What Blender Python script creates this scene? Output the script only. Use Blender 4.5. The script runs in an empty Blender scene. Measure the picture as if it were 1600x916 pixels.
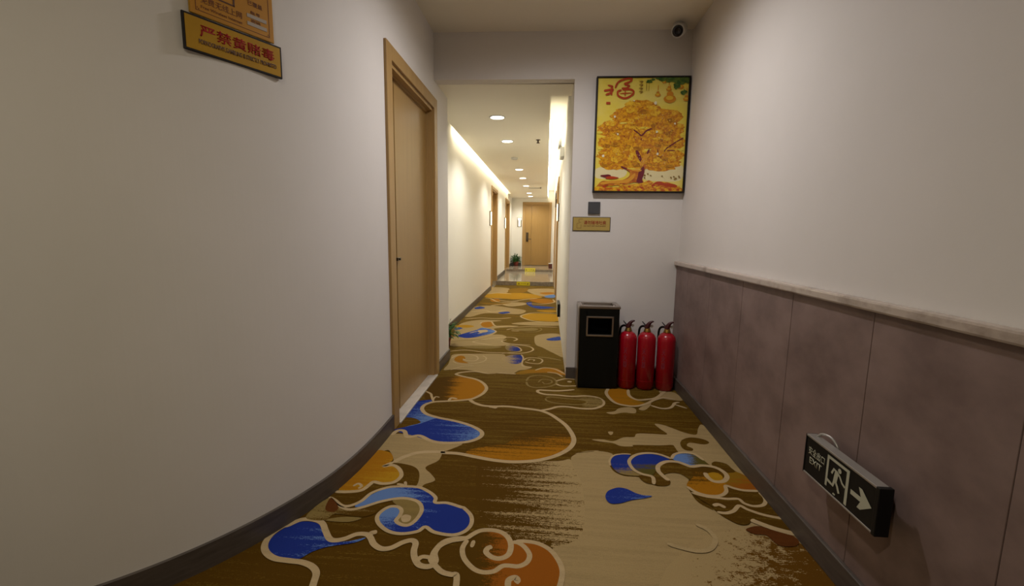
import bpy, bmesh, math, random
from mathutils import Vector, Matrix
from mathutils.geometry import tessellate_polygon
random.seed(7)
S = bpy.context.scene
COL = S.collection

# ------------------------------------------------------------ camera
H = 1.08
YAW, PITCH, ROLL, FPX = 0.07666, 0.13348, 0.013875, 683.1
cam = bpy.data.cameras.new('camera'); camo = bpy.data.objects.new('camera', cam); COL.objects.link(camo)
cam.sensor_fit = 'HORIZONTAL'; cam.sensor_width = 36.0; cam.lens = 36.0 * FPX / 1600.0
cam.clip_start = 0.02; cam.clip_end = 100
def cam_rows():
    cy, sy = math.cos(YAW), math.sin(YAW); cp, sp = math.cos(PITCH), math.sin(PITCH); cr, sr = math.cos(ROLL), math.sin(ROLL)
    A = Matrix(((cy, sy, 0), (-sy, cy, 0), (0, 0, 1))); B = Matrix(((1, 0, 0), (0, 0, -1), (0, 1, 0)))
    Cx = Matrix(((1, 0, 0), (0, cp, -sp), (0, sp, cp))); D = Matrix(((cr, -sr, 0), (sr, cr, 0), (0, 0, 1)))
    return D @ Cx @ B @ A            # rows: image right, image down, forward
R3 = cam_rows()
rt, dn, fw = Vector(R3[0]), Vector(R3[1]), Vector(R3[2])
m = Matrix((rt, -dn, -fw)).transposed().to_4x4(); m.translation = (0, 0, H)
camo.matrix_world = m
S.camera = camo

# ------------------------------------------------------------ world, exposure, lamps' strengths
w = bpy.data.worlds.new('world'); S.world = w; w.use_nodes = True
w.node_tree.nodes['Background'].inputs[0].default_value = (.9, .85, .75, 1)
w.node_tree.nodes['Background'].inputs[1].default_value = 0.0
S.view_settings.view_transform = 'Standard'; S.view_settings.look = 'None'
S.view_settings.gamma = 1; S.view_settings.exposure = 0.0; S.view_settings.use_curve_mapping = False
P_MAIN, P_REAR, P_HALL, E_COVE, E_DISC, E_PLATE = 80.0, 77.0, 22.0, 25.0, 14.0, 3.5
C_MAIN = (1.0, .96, .97); C_REAR = (1.0, .91, .70); C_HALL = (1.0, .97, .88); C_COVE = (1.0, .91, .70)

# ------------------------------------------------------------ helpers
def tag(o, label=None, cat=None, group=None, kind=None):
    if label: o['label'] = label
    if cat: o['category'] = cat
    if group: o['group'] = group
    if kind: o['kind'] = kind
    return o
def obj(name, bm, mats, parent=None, smooth=False):
    me = bpy.data.meshes.new(name); bmesh.ops.recalc_face_normals(bm, faces=bm.faces) if smooth is not None else None
    bm.to_mesh(me); bm.free()
    for mm in (mats if isinstance(mats, (list, tuple)) else [mats]): me.materials.append(mm)
    if smooth:
        for p in me.polygons: p.use_smooth = True
    o = bpy.data.objects.new(name, me); COL.objects.link(o)
    if parent: o.parent = parent
    return o
def empty(name, loc, rz=0, label=None, cat=None, group=None, kind=None):
    o = bpy.data.objects.new(name, None); COL.objects.link(o); o.location = loc; o.rotation_euler = (0, 0, rz)
    o.empty_display_size = .05
    return tag(o, label, cat, group, kind)
def copy_tree(o, parent=None):
    c = o.copy(); COL.objects.link(c); c.parent = parent
    for ch in list(o.children): copy_tree(ch, c)
    return c
def box(bm, a, b, bev=0, mi=0):
    a, b = [min(p, q) for p, q in zip(a, b)], [max(p, q) for p, q in zip(a, b)]
    r = bmesh.ops.create_cube(bm, size=1)
    vs = r['verts']
    for v in vs: v.co = Vector([a[i] + (v.co[i] + .5) * (b[i] - a[i]) for i in range(3)])
    fs = {f for v in vs for f in v.link_faces}
    for f in fs: f.material_index = mi
    if bev:
        es = list({e for v in vs for e in v.link_edges})
        r2 = bmesh.ops.bevel(bm, geom=es, offset=bev, segments=2, affect='EDGES', profile=.5)
        for f in r2['faces']: f.material_index = mi
def lathe(bm, prof, n=28, c=(0, 0, 0), mi=0, axis='Z', cap=True):
    rings = []
    for r, h in prof:
        ring = []
        for i in range(n):
            a = 2 * math.pi * i / n; p = (r * math.cos(a), r * math.sin(a), h)
            if axis == 'Y': p = (p[0], p[2], p[1])
            if axis == 'X': p = (p[2], p[0], p[1])
            ring.append(bm.verts.new(Vector(c) + Vector(p)))
        rings.append(ring)
    for A, B in zip(rings, rings[1:]):
        for i in range(n):
            f = bm.faces.new((A[i], A[(i + 1) % n], B[(i + 1) % n], B[i])); f.material_index = mi
    if cap:
        for ring in (rings[0], rings[-1]):
            try: bm.faces.new(ring).material_index = mi
            except ValueError: pass
def tube(bm, pts, r, n=8, mi=0):
    pts = [Vector(p) for p in pts]; rr = r if isinstance(r, (list, tuple)) else [r] * len(pts); rings = []
    for i, p in enumerate(pts):
        t = (pts[min(i + 1, len(pts) - 1)] - pts[max(i - 1, 0)]).normalized()
        u = t.cross(Vector((0, 0, 1))); u = u.normalized() if u.length > .05 else t.cross(Vector((0, 1, 0))).normalized()
        v = t.cross(u)
        rings.append([bm.verts.new(p + rr[i] * (u * math.cos(2 * math.pi * k / n) + v * math.sin(2 * math.pi * k / n))) for k in range(n)])
    for A, B in zip(rings, rings[1:]):
        for k in range(n): bm.faces.new((A[k], A[(k + 1) % n], B[(k + 1) % n], B[k])).material_index = mi
    for ring in (rings[0], rings[-1]): bm.faces.new(ring).material_index = mi
def spline(P, closed=False, n=6):
    out = []; N = len(P)
    g_ = lambda i: P[i % N] if closed else P[max(0, min(N - 1, i))]
    for i in range(N if closed else N - 1):
        a, b, c, d = g_(i - 1), g_(i), g_(i + 1), g_(i + 2)
        for k in range(n):
            t = k / n
            out.append(tuple(.5 * (2 * b[j] + (c[j] - a[j]) * t + (2 * a[j] - 5 * b[j] + 4 * c[j] - d[j]) * t * t + (3 * b[j] - a[j] - 3 * c[j] + d[j]) * t ** 3) for j in range(len(b))))
    if not closed: out.append(tuple(P[-1]))
    return out
def poly(bm, P, place, mi=0):
    tri = tessellate_polygon([[Vector((p[0], p[1], 0)) for p in P]])
    vs = [bm.verts.new(place(*p)) for p in P]
    for t in tri:
        a, b, c = t
        ar = (P[b][0] - P[a][0]) * (P[c][1] - P[a][1]) - (P[b][1] - P[a][1]) * (P[c][0] - P[a][0])
        if abs(ar) < 1e-12: continue
        if ar < 0: b, c = c, b
        try: bm.faces.new((vs[a], vs[b], vs[c])).material_index = mi
        except ValueError: pass
def strip(bm, P, w_, place, mi=0, taper=True):
    n = len(P); L = []; Rr = []
    for i in range(n):
        a = P[max(0, i - 1)]; b = P[min(n - 1, i + 1)]
        dx, dy = b[0] - a[0], b[1] - a[1]; l = math.hypot(dx, dy) or 1e-6
        e = min(i, n - 1 - i); k = (.45, .8, 1)[min(e, 2)] if taper else 1
        nx, ny = -dy / l * w_ / 2 * k, dx / l * w_ / 2 * k
        L.append(bm.verts.new(place(P[i][0] + nx, P[i][1] + ny))); Rr.append(bm.verts.new(place(P[i][0] - nx, P[i][1] - ny)))
    for i in range(n - 1):
        for tri in ((Rr[i], Rr[i + 1], L[i + 1]), (Rr[i], L[i + 1], L[i])):
            f = bm.faces.new(tri); f.material_index = mi; f.normal_update()
            up = place(0, 0) - place(1, 0); rt_ = place(0, 1) - place(0, 0)
            if f.normal.dot(rt_.cross(up)) < 0: f.normal_flip()

def mat(name, col, rough=.6, metal=0, emit=None, es=0, noise=None, bump=None, spec=.5, alpha=None, coat=0):
    """noise = (second colour, scale xyz, contrast lo, hi)"""
    mm = bpy.data.materials.new(name); mm.use_nodes = True; nt = mm.node_tree; b = nt.nodes['Principled BSDF']
    b.inputs['Base Color'].default_value = (*col, 1); b.inputs['Roughness'].default_value = rough; b.inputs['Metallic'].default_value = metal
    b.inputs['Specular IOR Level'].default_value = spec; b.inputs['Coat Weight'].default_value = coat
    if emit: b.inputs['Emission Color'].default_value = (*emit, 1); b.inputs['Emission Strength'].default_value = es
    tc = nt.nodes.new('ShaderNodeTexCoord')
    def ntex(scale, det=6, rgh=.6):
        mp = nt.nodes.new('ShaderNodeMapping'); mp.inputs['Scale'].default_value = scale
        nt.links.new(tc.outputs['Object'], mp.inputs['Vector'])
        t = nt.nodes.new('ShaderNodeTexNoise'); t.inputs['Scale'].default_value = 1; t.inputs['Detail'].default_value = det; t.inputs['Roughness'].default_value = rgh
        nt.links.new(mp.outputs[0], t.inputs['Vector']); return t
    if noise:
        c2, sc, lo, hi = noise; t = ntex(sc)
        cr = nt.nodes.new('ShaderNodeMapRange'); cr.inputs['From Min'].default_value = lo; cr.inputs['From Max'].default_value = hi
        nt.links.new(t.outputs['Fac'], cr.inputs['Value'])
        mx = nt.nodes.new('ShaderNodeMix'); mx.data_type = 'RGBA'; mx.inputs['A'].default_value = (*col, 1); mx.inputs['B'].default_value = (*c2, 1)
        nt.links.new(cr.outputs[0], mx.inputs['Factor']); nt.links.new(mx.outputs['Result'], b.inputs['Base Color'])
    if bump:
        t = ntex(bump[0]); bp = nt.nodes.new('ShaderNodeBump'); bp.inputs['Strength'].default_value = bump[1]; bp.inputs['Distance'].default_value = bump[2]
        nt.links.new(t.outputs['Fac'], bp.inputs['Height']); nt.links.new(bp.outputs[0], b.inputs['Normal'])
    return mm

def gradmat(name, A, B, p0, p1, f0, f1, coarse=(2.6, 48, 1), fine=(55, 260, 1), rag=.9, sharp=.22):
    """two pile colours meeting in brush-like streaks; the gradient runs p0 -> p1 in metres"""
    mm = bpy.data.materials.new(name); mm.use_nodes = True; nt = mm.node_tree; b = nt.nodes['Principled BSDF']; L = nt.links.new
    b.inputs['Roughness'].default_value = .95; b.inputs['Specular IOR Level'].default_value = .1
    tc = nt.nodes.new('ShaderNodeTexCoord')
    def N(kind, **k):
        nd = nt.nodes.new('ShaderNode' + kind)
        for q, v in k.items(): setattr(nd, q, v)
        return nd
    def math_(op, a, b_=None, clamp=False):
        nd = N('Math', operation=op, use_clamp=clamp)
        for i, v in enumerate((a, b_)):
            if v is None: continue
            if hasattr(v, 'links'): L(v, nd.inputs[i])
            else: nd.inputs[i].default_value = v
        return nd.outputs[0]
    dx, dy = p1[0] - p0[0], p1[1] - p0[1]; l2 = dx * dx + dy * dy
    sub = N('VectorMath', operation='SUBTRACT'); L(tc.outputs['Object'], sub.inputs[0]); sub.inputs[1].default_value = (p0[0], p0[1], 0)
    dot = N('VectorMath', operation='DOT_PRODUCT'); L(sub.outputs[0], dot.inputs[0]); dot.inputs[1].default_value = (dx / l2, dy / l2, 0)
    t = math_('ADD', math_('MULTIPLY', math_('MINIMUM', math_('MAXIMUM', dot.outputs['Value'], -.2), 1.2), f1 - f0), f0)
    def nz(sc, det):
        mp = N('Mapping'); mp.inputs['Scale'].default_value = sc; L(tc.outputs['Object'], mp.inputs['Vector'])
        x = N('TexNoise'); x.inputs['Scale'].default_value = 1; x.inputs['Detail'].default_value = det; L(mp.outputs[0], x.inputs['Vector']); return x.outputs['Fac']
    s1 = math_('MULTIPLY', math_('SUBTRACT', nz(coarse, 3), .5), rag * 1.6)
    s2 = math_('ADD', math_('MULTIPLY', math_('SUBTRACT', nz(fine, 3), .5), rag * 1.3), math_('MULTIPLY', math_('SUBTRACT', nz((190, 230, 1), 3), .5), rag * 1.1))
    v = math_('ADD', math_('ADD', t, s1), s2)
    f = math_('DIVIDE', math_('SUBTRACT', v, .5 - sharp), 2 * sharp, True)
    mx = N('Mix', data_type='RGBA'); mx.inputs['A'].default_value = (*A, 1); mx.inputs['B'].default_value = (*B, 1); L(f, mx.inputs['Factor'])
    g2 = math_('ADD', math_('MULTIPLY', nz((420, 420, 1), 2), .5), .75)
    ml = N('Mix', data_type='RGBA', blend_type='MULTIPLY'); ml.inputs['Factor'].default_value = 1; L(mx.outputs['Result'], ml.inputs['A'])
    cb = N('CombineColor'); [L(g2, cb.inputs[i]) for i in range(3)]; L(cb.outputs[0], ml.inputs['B'])
    L(ml.outputs['Result'], b.inputs['Base Color'])
    bp = N('Bump'); bp.inputs['Strength'].default_value = .35; bp.inputs['Distance'].default_value = .002
    L(nz((600, 600, 600), 2), bp.inputs['Height']); L(bp.outputs[0], b.inputs['Normal'])
    return mm

def text(s, mt, parent, x, z, w_, h_, y=-.0008, bold=0, thick=.0006, name='lettering', rot=0, shear=0):
    """raised lettering filling the box x..x+w, z..z+h on a board whose face looks along local -y"""
    cu = bpy.data.curves.new(name, 'FONT'); cu.body = s; cu.size = 1; cu.offset = bold; cu.resolution_u = 3
    to = bpy.data.objects.new(name, cu); COL.objects.link(to)
    bpy.context.view_layer.update()
    dg = bpy.context.evaluated_depsgraph_get(); me = bpy.data.meshes.new_from_object(to.evaluated_get(dg))
    bpy.data.objects.remove(to); bpy.data.curves.remove(cu)
    xs = [v.co.x for v in me.vertices] or [0, 1]; ys = [v.co.y for v in me.vertices] or [0, 1]
    x0, x1, y0, y1 = min(xs), max(xs), min(ys), max(ys)
    for v in me.vertices:
        v.co = (x + (v.co.x - x0) / max(x1 - x0, 1e-6) * w_, y, z + (v.co.y - y0) / max(y1 - y0, 1e-6) * h_)
    bm = bmesh.new(); bm.from_mesh(me); bpy.data.meshes.remove(me)
    r = bmesh.ops.extrude_face_region(bm, geom=bm.faces[:])
    for v in [g_ for g_ in r['geom'] if isinstance(g_, bmesh.types.BMVert)]: v.co.y -= thick
    return obj(name, bm, mt, parent)

# ------------------------------------------------------------ materials
PAINT = (.74, .70, .66)
M = {}
M['paint'] = mat('wall_paint', PAINT, .85, noise=((.70, .665, .62), (1.3, 1.3, 1.3), .35, .65), bump=((150, 150, 150), .12, .001))
M['ceil'] = mat('ceiling_paint', (.84, .79, .66), .9, bump=((90, 90, 90), .1, .001))
M['hallceil'] = mat('corridor_ceiling_lit', (.90, .86, .74), .9)  # paler than the hall ceiling, painting in cove spill and floor bounce
M['hallpaint'] = mat('corridor_paint', (.78, .75, .68), .85, bump=((150, 150, 150), .1, .001))
M['wood'] = mat('door_veneer', (.37, .222, .068), .36, noise=((.335, .198, .060), (26, 26, 1.6), .3, .7), bump=((60, 60, 4), .08, .001))
M['woodlight'] = mat('frame_veneer', (.42, .26, .092), .42, noise=((.37, .222, .076), (26, 26, 1.6), .3, .7))
M['base'] = mat('skirting_laminate', (.105, .085, .07), .45, noise=((.06, .048, .04), (8, 8, 60), .3, .7))
M['tile'] = mat('stone_panel', (.245, .17, .15), .55, noise=((.155, .103, .09), (4.2, 4.2, 5.5), .36, .66), bump=((40, 40, 40), .12, .001))
M['marble'] = mat('cream_marble', (.50, .42, .36), .22, noise=((.30, .24, .20), (14, 9, 14), .52, .75))
M['thresh'] = mat('white_threshold_marble', (.55, .50, .44), .3, noise=((.42, .38, .33), (14, 14, 14), .45, .7))
M['granite'] = mat('grey_granite', (.26, .215, .165), .25, noise=((.17, .14, .105), (20, 20, 20), .4, .65))
M['ftile'] = mat('polished_floor_tile', (.42, .36, .27), .12, noise=((.34, .29, .21), (3, 3, 3), .35, .65))
M['black'] = mat('black_plastic', (.006, .006, .006), .5, spec=.25)
M['blackframe'] = mat('black_frame', (.012, .009, .007), .5, spec=.25)
M['binblack'] = mat('black_lacquered_steel', (.0045, .005, .0035), .45, spec=.2)
M['steel'] = mat('brushed_steel', (.55, .50, .46), .28, 1, bump=((4, 300, 4), .05, .001))
M['darksteel'] = mat('ash_tray_steel', (.30, .26, .22), .3, 1)
M['void'] = mat('dark_interior', (.004, .004, .004), .9)
M['red'] = mat('red_enamel', (.36, .002, .012), .26, coat=.3)
M['brass'] = mat('brass_valve', (.42, .25, .06), .35, .9)
M['lever'] = mat('dark_red_lever', (.055, .004, .006), .45)
M['palelabel'] = mat('pale_label_print', (.24, .035, .07), .5)
M['greysteel'] = mat('grey_plate', (.08, .08, .085), .4, .3)
M['white'] = mat('white_plastic', (.62, .62, .60), .4)
M['orangegold'] = mat('orange_gold_sign_face', (.50, .23, .02), .4, .2)
M['gold'] = mat('gold_sign_face', (.52, .29, .015), .35, .25, noise=((.43, .23, .012), (9, 9, 9), .3, .7))
M['goldpale'] = mat('pale_gold_sign_face', (.52, .37, .10), .35, .2)
M['signred'] = mat('sign_red_ink', (.30, .003, .005), .9)
M['signbrown'] = mat('sign_brown_ink', (.16, .045, .01), .5)
M['signdark'] = mat('sign_dark_ink', (.09, .03, .01), .5)
M['blot'] = mat('pale_blot', (.42, .36, .30), .6)
M['glow'] = mat('luminous_film', (.45, .45, .34), .6)
M['alu'] = mat('aluminium_edge', (.42, .40, .37), .35, .6)
M['sticker'] = mat('yellow_sticker', (.62, .52, .01), .5)
M['leaf'] = mat('leaf_green', (.03, .15, .008), .6, noise=((.015, .06, .008), (30, 30, 30), .35, .65))
M['pot'] = mat('red_clay_pot', (.22, .045, .03), .5)
M['soil'] = mat('soil', (.03, .02, .012), .95)
M['lamp'] = mat('lamp_diffuser', (.9, .9, .85), .5, emit=(1, .93, .78), es=E_DISC)
M['led'] = mat('led_strip', (.9, .9, .8), .5, emit=C_COVE, es=E_COVE)
M['plateglow'] = mat('lit_number_plate', (.9, .85, .7), .5, emit=(1, .82, .5), es=E_PLATE)
M['chrome'] = mat('dark_bronze_metal', (.10, .075, .05), .3, .9)
M['redbox'] = mat('dark_red_box', (.10, .02, .012), .5)
M['led_red'] = mat('lens_glass', (.01, .01, .012), .08)
GRADS = {
 'rag1': ('brown', 'beige', (-0.268, 1.757),(0.205, 1.805), -0.2, 1.05),
 'ragor': ('brown', 'amber', (-0.168, 1.767),(0.075, 1.792), -0.3, 0.42),
 'rag2': ('beige', 'rust', (0.586, 1.531),(0.888, 1.332), -0.35, 1.15),
 'or1': ('orange', 'gold', (-0.887, 1.829),(-0.653, 1.743), 0.0, 0.7),
 'or3': ('brown', 'orange', (-0.194, 2.329),(-0.082, 1.972), -0.22, 1.0),
 'or2': ('brown', 'orange', (-0.743, 2.925),(-0.548, 2.948), -0.3, 1.1),
 'bl1': ('blue', 'sky', (-0.86, 2.491),(-0.681, 2.408), 0.05, 0.75),
 'bl1b': ('blue', 'sky', (-0.656, 2.261),(-0.35, 2.209), -0.15, 0.62),
 'tanf': ('brown', 'tan', (0.043, 2.753),(0.41, 2.794), 0.2, 0.75),
 'orB': ('amber', 'orange', (-0.196, 3.342),(0.135, 3.383), 0.2, 0.9),
 'bl2': ('blue', 'beige', (-0.181, 3.735),(-0.347, 3.714), -0.1, 1.0),
 'bl3': ('blue', 'tan', (-0.22, 4.054),(-0.366, 4.035), -0.2, 1.0),
 'tanB': ('tan', 'brown', (-0.381, 4.314),(-0.08, 4.355), 0.2, 0.8),
 'bl7': ('blue', 'sky', (-0.918, 4.561),(-0.624, 4.779), -0.1, 0.6),
 'bl4': ('sky', 'blue', (-0.643, 1.6),(-0.396, 1.592), -0.1, 1.15),
 'bl4b': ('blue', 'sky', (-0.549, 1.421),(-0.586, 1.521), 0.0, 1.1),
 'bl5': ('blue', 'sky', (-0.869, 1.381),(-0.615, 1.371), -0.12, 0.75),
 'tanw': ('brown', 'tan', (-0.649, 1.515),(-0.843, 1.558), 0.0, 0.75),
 'or6': ('brown', 'orange2', (-0.239, 1.319),(-0.08, 1.335), -0.25, 1.2),
 'orE': ('orange', 'amber', (0.453, 2.954),(0.618, 2.756), 0.0, 0.6),
 'be1': ('blue', 'tan', (0.38, 2.012),(0.408, 1.895), -0.1, 0.9),
 'be2': ('blue', 'olive', (0.489, 2.052),(0.518, 1.932), -0.1, 1.0),
 'be3': ('sky', 'olive', (0.69, 2.102),(0.785, 2.083), 0.0, 1.1),
 'oe4': ('brown', 'orange', (0.69, 1.962),(0.725, 1.797), 0.0, 1.1),
 'oe5': ('amber', 'orange2', (0.849, 1.953),(0.936, 1.852), 0.0, 1.0),
 'drop': ('blue', 'sky', (0.303, 1.733),(0.485, 1.741), -0.1, 0.5),
}
PATTERN = [
 ('f', 'beige', 1, [(-0.819, 2.005),(-0.826, 2.172),(-0.711, 2.187),(-0.583, 2.135),(-0.467, 2.117),(-0.408, 2.115),(-0.459, 2.05),(-0.495, 2.018),(-0.49, 2.013),(-0.492, 1.937),(-0.536, 1.872),(-0.497, 1.82),(-0.465, 1.769),(-0.503, 1.733),(-0.509, 1.701),(-0.534, 1.711),(-0.539, 1.781),(-0.561, 1.841),(-0.599, 1.876),(-0.66, 1.894),(-0.7, 1.896),(-0.706, 1.923),(-0.74, 1.983),(-0.781, 2.004),(-0.857, 1.832),(-0.858, 1.907)]),
 ('f', 'rag1', 1, [(-0.289, 1.948),(-0.124, 1.963),(0.081, 1.992),(0.148, 2.004),(0.191, 1.803),(0.158, 1.412),(0.048, 1.394),(0.043, 1.435),(-0.004, 1.413),(-0.109, 1.42),(-0.227, 1.537),(-0.282, 1.756)]),
 ('f', 'beige', 1, [(0.164, 2.062),(0.224, 2.105),(0.291, 2.117),(0.165, 2.074),(0.262, 2.111),(0.336, 2.103),(0.354, 2.074),(0.326, 2.006),(0.333, 1.932),(0.374, 1.891),(0.44, 1.886),(0.459, 1.851),(0.493, 1.828),(0.517, 1.822),(0.561, 1.84),(0.575, 1.869),(0.56, 1.91),(0.587, 1.936),(0.629, 1.94),(0.662, 1.896),(0.64, 1.846),(0.638, 1.778),(0.648, 1.715),(0.691, 1.67),(0.668, 1.724),(0.702, 1.653),(0.727, 1.614),(0.755, 1.588),(0.79, 1.592),(0.818, 1.625),(0.835, 1.607),(0.875, 1.576),(0.933, 1.553),(0.959, 1.496),(0.957, 1.291),(0.936, 1.212),(0.713, 0.88),(0.034, 0.819),(0.064, 1.232),(0.076, 1.291),(0.064, 1.341),(0.048, 1.394),(0.154, 1.48),(0.181, 1.777),(0.144, 1.996)]),
 ('f', 'rag2', 1, [(0.664, 1.539),(0.771, 1.562),(0.822, 1.534),(0.855, 1.494),(0.899, 1.49),(0.931, 1.501),(0.957, 1.291),(0.706, 0.879),(0.229, 0.837),(0.38, 1.272),(0.491, 1.414),(0.569, 1.481)]),
 ('f', 'beige', 1, [(0.266, 2.235),(0.323, 2.244),(0.377, 2.229),(0.441, 2.28),(0.499, 2.291),(0.524, 2.334),(0.615, 2.34),(0.688, 2.343),(0.665, 2.412),(0.651, 2.474),(0.695, 2.465),(0.749, 2.415),(0.788, 2.377),(0.845, 2.354),(0.881, 2.43),(0.921, 2.494),(0.94, 2.417),(0.926, 2.112),(0.924, 1.973),(0.899, 1.994),(0.887, 2.05),(0.837, 2.066),(0.808, 2.025),(0.785, 2.083),(0.75, 2.131),(0.694, 2.141),(0.687, 2.195),(0.679, 2.219),(0.614, 2.207),(0.481, 2.198),(0.47, 2.181),(0.408, 2.179),(0.373, 2.207),(0.312, 2.217)]),
 ('f', 'brown', 1, [(0.725, 2.232),(0.753, 2.287),(0.81, 2.319),(0.868, 2.302),(0.885, 2.266),(0.847, 2.242),(0.782, 2.255),(0.755, 2.219),(0.776, 2.189),(0.761, 2.163),(0.727, 2.175)]),
 ('f', 'beige', 1, [(0.392, 2.609),(0.446, 2.634),(0.482, 2.686),(0.552, 2.711),(0.584, 2.683),(0.567, 2.617),(0.499, 2.621),(0.429, 2.586)]),
 ('f', 'beige', 1, [(0.605, 2.692),(0.695, 2.803),(0.696, 2.764),(0.638, 2.672)]),
 ('f', 'beige', 1, [(0.366, 2.339),(0.393, 2.342),(0.385, 2.31),(0.371, 2.303)]),
 ('f', 'beige', 1, [(0.823, 3.042),(0.917, 3.008),(0.927, 2.869),(0.839, 2.872),(0.796, 2.894),(0.741, 2.875),(0.804, 2.966)]),
 ('f', 'beige', 1, [(0.997, 2.482),(0.932, 2.416),(0.91, 1.972),(0.96, 1.977),(0.971, 2.225)]),
 ('f', 'or1', 1, [(-0.847, 1.649),(-0.803, 1.648),(-0.753, 1.665),(-0.736, 1.709),(-0.726, 1.73),(-0.683, 1.725),(-0.638, 1.742),(-0.632, 1.799),(-0.655, 1.846),(-0.692, 1.874),(-0.734, 1.859),(-0.709, 1.919),(-0.739, 1.98),(-0.78, 2.001),(-0.819, 2.003),(-0.871, 1.937),(-0.856, 1.762)]),
 ('l', 'cream', 0.019, [(-0.859, 1.644),(-0.803, 1.648),(-0.753, 1.665),(-0.736, 1.709),(-0.726, 1.73),(-0.682, 1.721),(-0.637, 1.739),(-0.624, 1.793),(-0.653, 1.846),(-0.692, 1.874),(-0.731, 1.86),(-0.696, 1.905)]),
 ('l', 'cream', 0.012, [(-0.801, 1.69),(-0.788, 1.711),(-0.766, 1.694),(-0.772, 1.675)]),
 ('f', 'brown', 1, [(-0.681, 1.887),(-0.641, 1.887),(-0.598, 1.873),(-0.561, 1.841),(-0.539, 1.781),(-0.536, 1.715),(-0.584, 1.712),(-0.606, 1.735),(-0.617, 1.801),(-0.646, 1.854)]),
 ('l', 'cream', 0.013, [(-0.621, 1.725),(-0.602, 1.723),(-0.582, 1.719),(-0.592, 1.747)]),
 ('f', 'or3', 1, [(-0.375, 2.016),(-0.355, 2.061),(-0.275, 2.106),(-0.178, 2.147),(-0.141, 2.248),(-0.037, 2.311),(0.079, 2.306),(0.161, 2.264),(0.161, 2.199),(0.132, 2.12),(0.074, 2.054),(0.012, 2.006),(-0.055, 1.978),(-0.142, 1.966),(-0.23, 1.973),(-0.315, 1.991)]),
 ('f', 'or2', 1, [(-0.808, 3.1),(-0.665, 3.175),(-0.586, 3.152),(-0.506, 3.12),(-0.444, 3.055),(-0.404, 2.951),(-0.409, 2.854),(-0.444, 2.766),(-0.479, 2.725),(-0.556, 2.694),(-0.635, 2.676),(-0.704, 2.658),(-0.773, 2.709),(-0.799, 2.835)]),
 ('f', 'bl1', 1, [(-0.863, 2.449),(-0.837, 2.582),(-0.805, 2.656),(-0.73, 2.689),(-0.717, 2.657),(-0.744, 2.604),(-0.744, 2.537),(-0.7, 2.463),(-0.616, 2.419),(-0.526, 2.39),(-0.455, 2.361),(-0.392, 2.322),(-0.341, 2.274),(-0.326, 2.228),(-0.338, 2.185),(-0.377, 2.146),(-0.439, 2.124),(-0.518, 2.116),(-0.582, 2.132),(-0.659, 2.164),(-0.711, 2.187),(-0.782, 2.213),(-0.793, 2.246),(-0.746, 2.296),(-0.696, 2.344),(-0.754, 2.4),(-0.849, 2.409)]),
 ('f', 'bl1b', 1, [(-0.809, 2.244),(-0.704, 2.319),(-0.615, 2.415),(-0.526, 2.39),(-0.455, 2.361),(-0.392, 2.322),(-0.341, 2.274),(-0.326, 2.228),(-0.338, 2.185),(-0.377, 2.146),(-0.439, 2.124),(-0.518, 2.116),(-0.582, 2.132),(-0.659, 2.164),(-0.711, 2.187),(-0.782, 2.213)]),
 ('l', 'cream', 0.024, [(-0.806, 2.174),(-0.79, 2.23),(-0.753, 2.226),(-0.714, 2.161),(-0.657, 2.182),(-0.582, 2.132),(-0.518, 2.116),(-0.439, 2.124),(-0.377, 2.146),(-0.338, 2.185),(-0.324, 2.228),(-0.338, 2.274),(-0.392, 2.326),(-0.456, 2.365),(-0.527, 2.394),(-0.617, 2.423),(-0.697, 2.467),(-0.743, 2.537),(-0.744, 2.604),(-0.703, 2.656),(-0.635, 2.676),(-0.556, 2.697),(-0.479, 2.727),(-0.44, 2.772),(-0.405, 2.854),(-0.399, 2.957),(-0.443, 3.062),(-0.508, 3.132),(-0.589, 3.171),(-0.656, 3.21),(-0.673, 3.239),(-0.632, 3.282),(-0.538, 3.315),(-0.432, 3.278),(-0.369, 3.3),(-0.281, 3.297),(-0.214, 3.291)]),
 ('l', 'cream', 0.016, [(-0.706, 2.667),(-0.739, 2.75),(-0.76, 2.8),(-0.805, 2.84)]),
 ('l', 'cream', 0.012, [(-0.714, 2.679),(-0.712, 2.746),(-0.683, 2.739)]),
 ('l', 'cream', 0.02, [(-0.61, 2.688),(-0.602, 2.738),(-0.562, 2.723)]),
 ('l', 'cream', 0.026, [(-0.697, 1.898),(-0.664, 1.955),(-0.597, 2.007),(-0.492, 2.021),(-0.487, 2.014),(-0.409, 2.013),(-0.314, 1.988),(-0.23, 1.968),(-0.141, 1.961),(-0.055, 1.975),(0.012, 2.002),(0.08, 2.05),(0.139, 2.121),(0.168, 2.2),(0.166, 2.281),(0.137, 2.392),(0.091, 2.479),(0.042, 2.549),(-0.018, 2.594),(-0.106, 2.615),(-0.222, 2.636),(-0.309, 2.626),(-0.382, 2.634),(-0.442, 2.674),(-0.478, 2.723)]),
 ('l', 'cream', 0.03, [(-0.336, 2.623),(-0.308, 2.615),(-0.285, 2.604)]),
 ('l', 'cream', 0.022, [(-0.018, 2.59),(0.042, 2.623),(0.096, 2.665),(0.157, 2.672),(0.244, 2.654),(0.323, 2.663),(0.38, 2.72),(0.396, 2.793),(0.362, 2.859),(0.289, 2.876),(0.194, 2.858),(0.101, 2.87),(0.015, 2.876),(-0.033, 2.911),(-0.029, 2.952),(0.025, 2.953),(0.112, 2.955),(0.221, 2.99)]),
 ('l', 'cream', 0.03, [(0.393, 2.768),(0.359, 2.753),(0.337, 2.757)]),
 ('l', 'tan', 0.013, [(0.02, 2.812),(0.053, 2.828),(0.137, 2.818),(0.264, 2.797),(0.288, 2.756),(0.222, 2.713),(0.088, 2.727),(0.03, 2.756),(0.018, 2.799)]),
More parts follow.
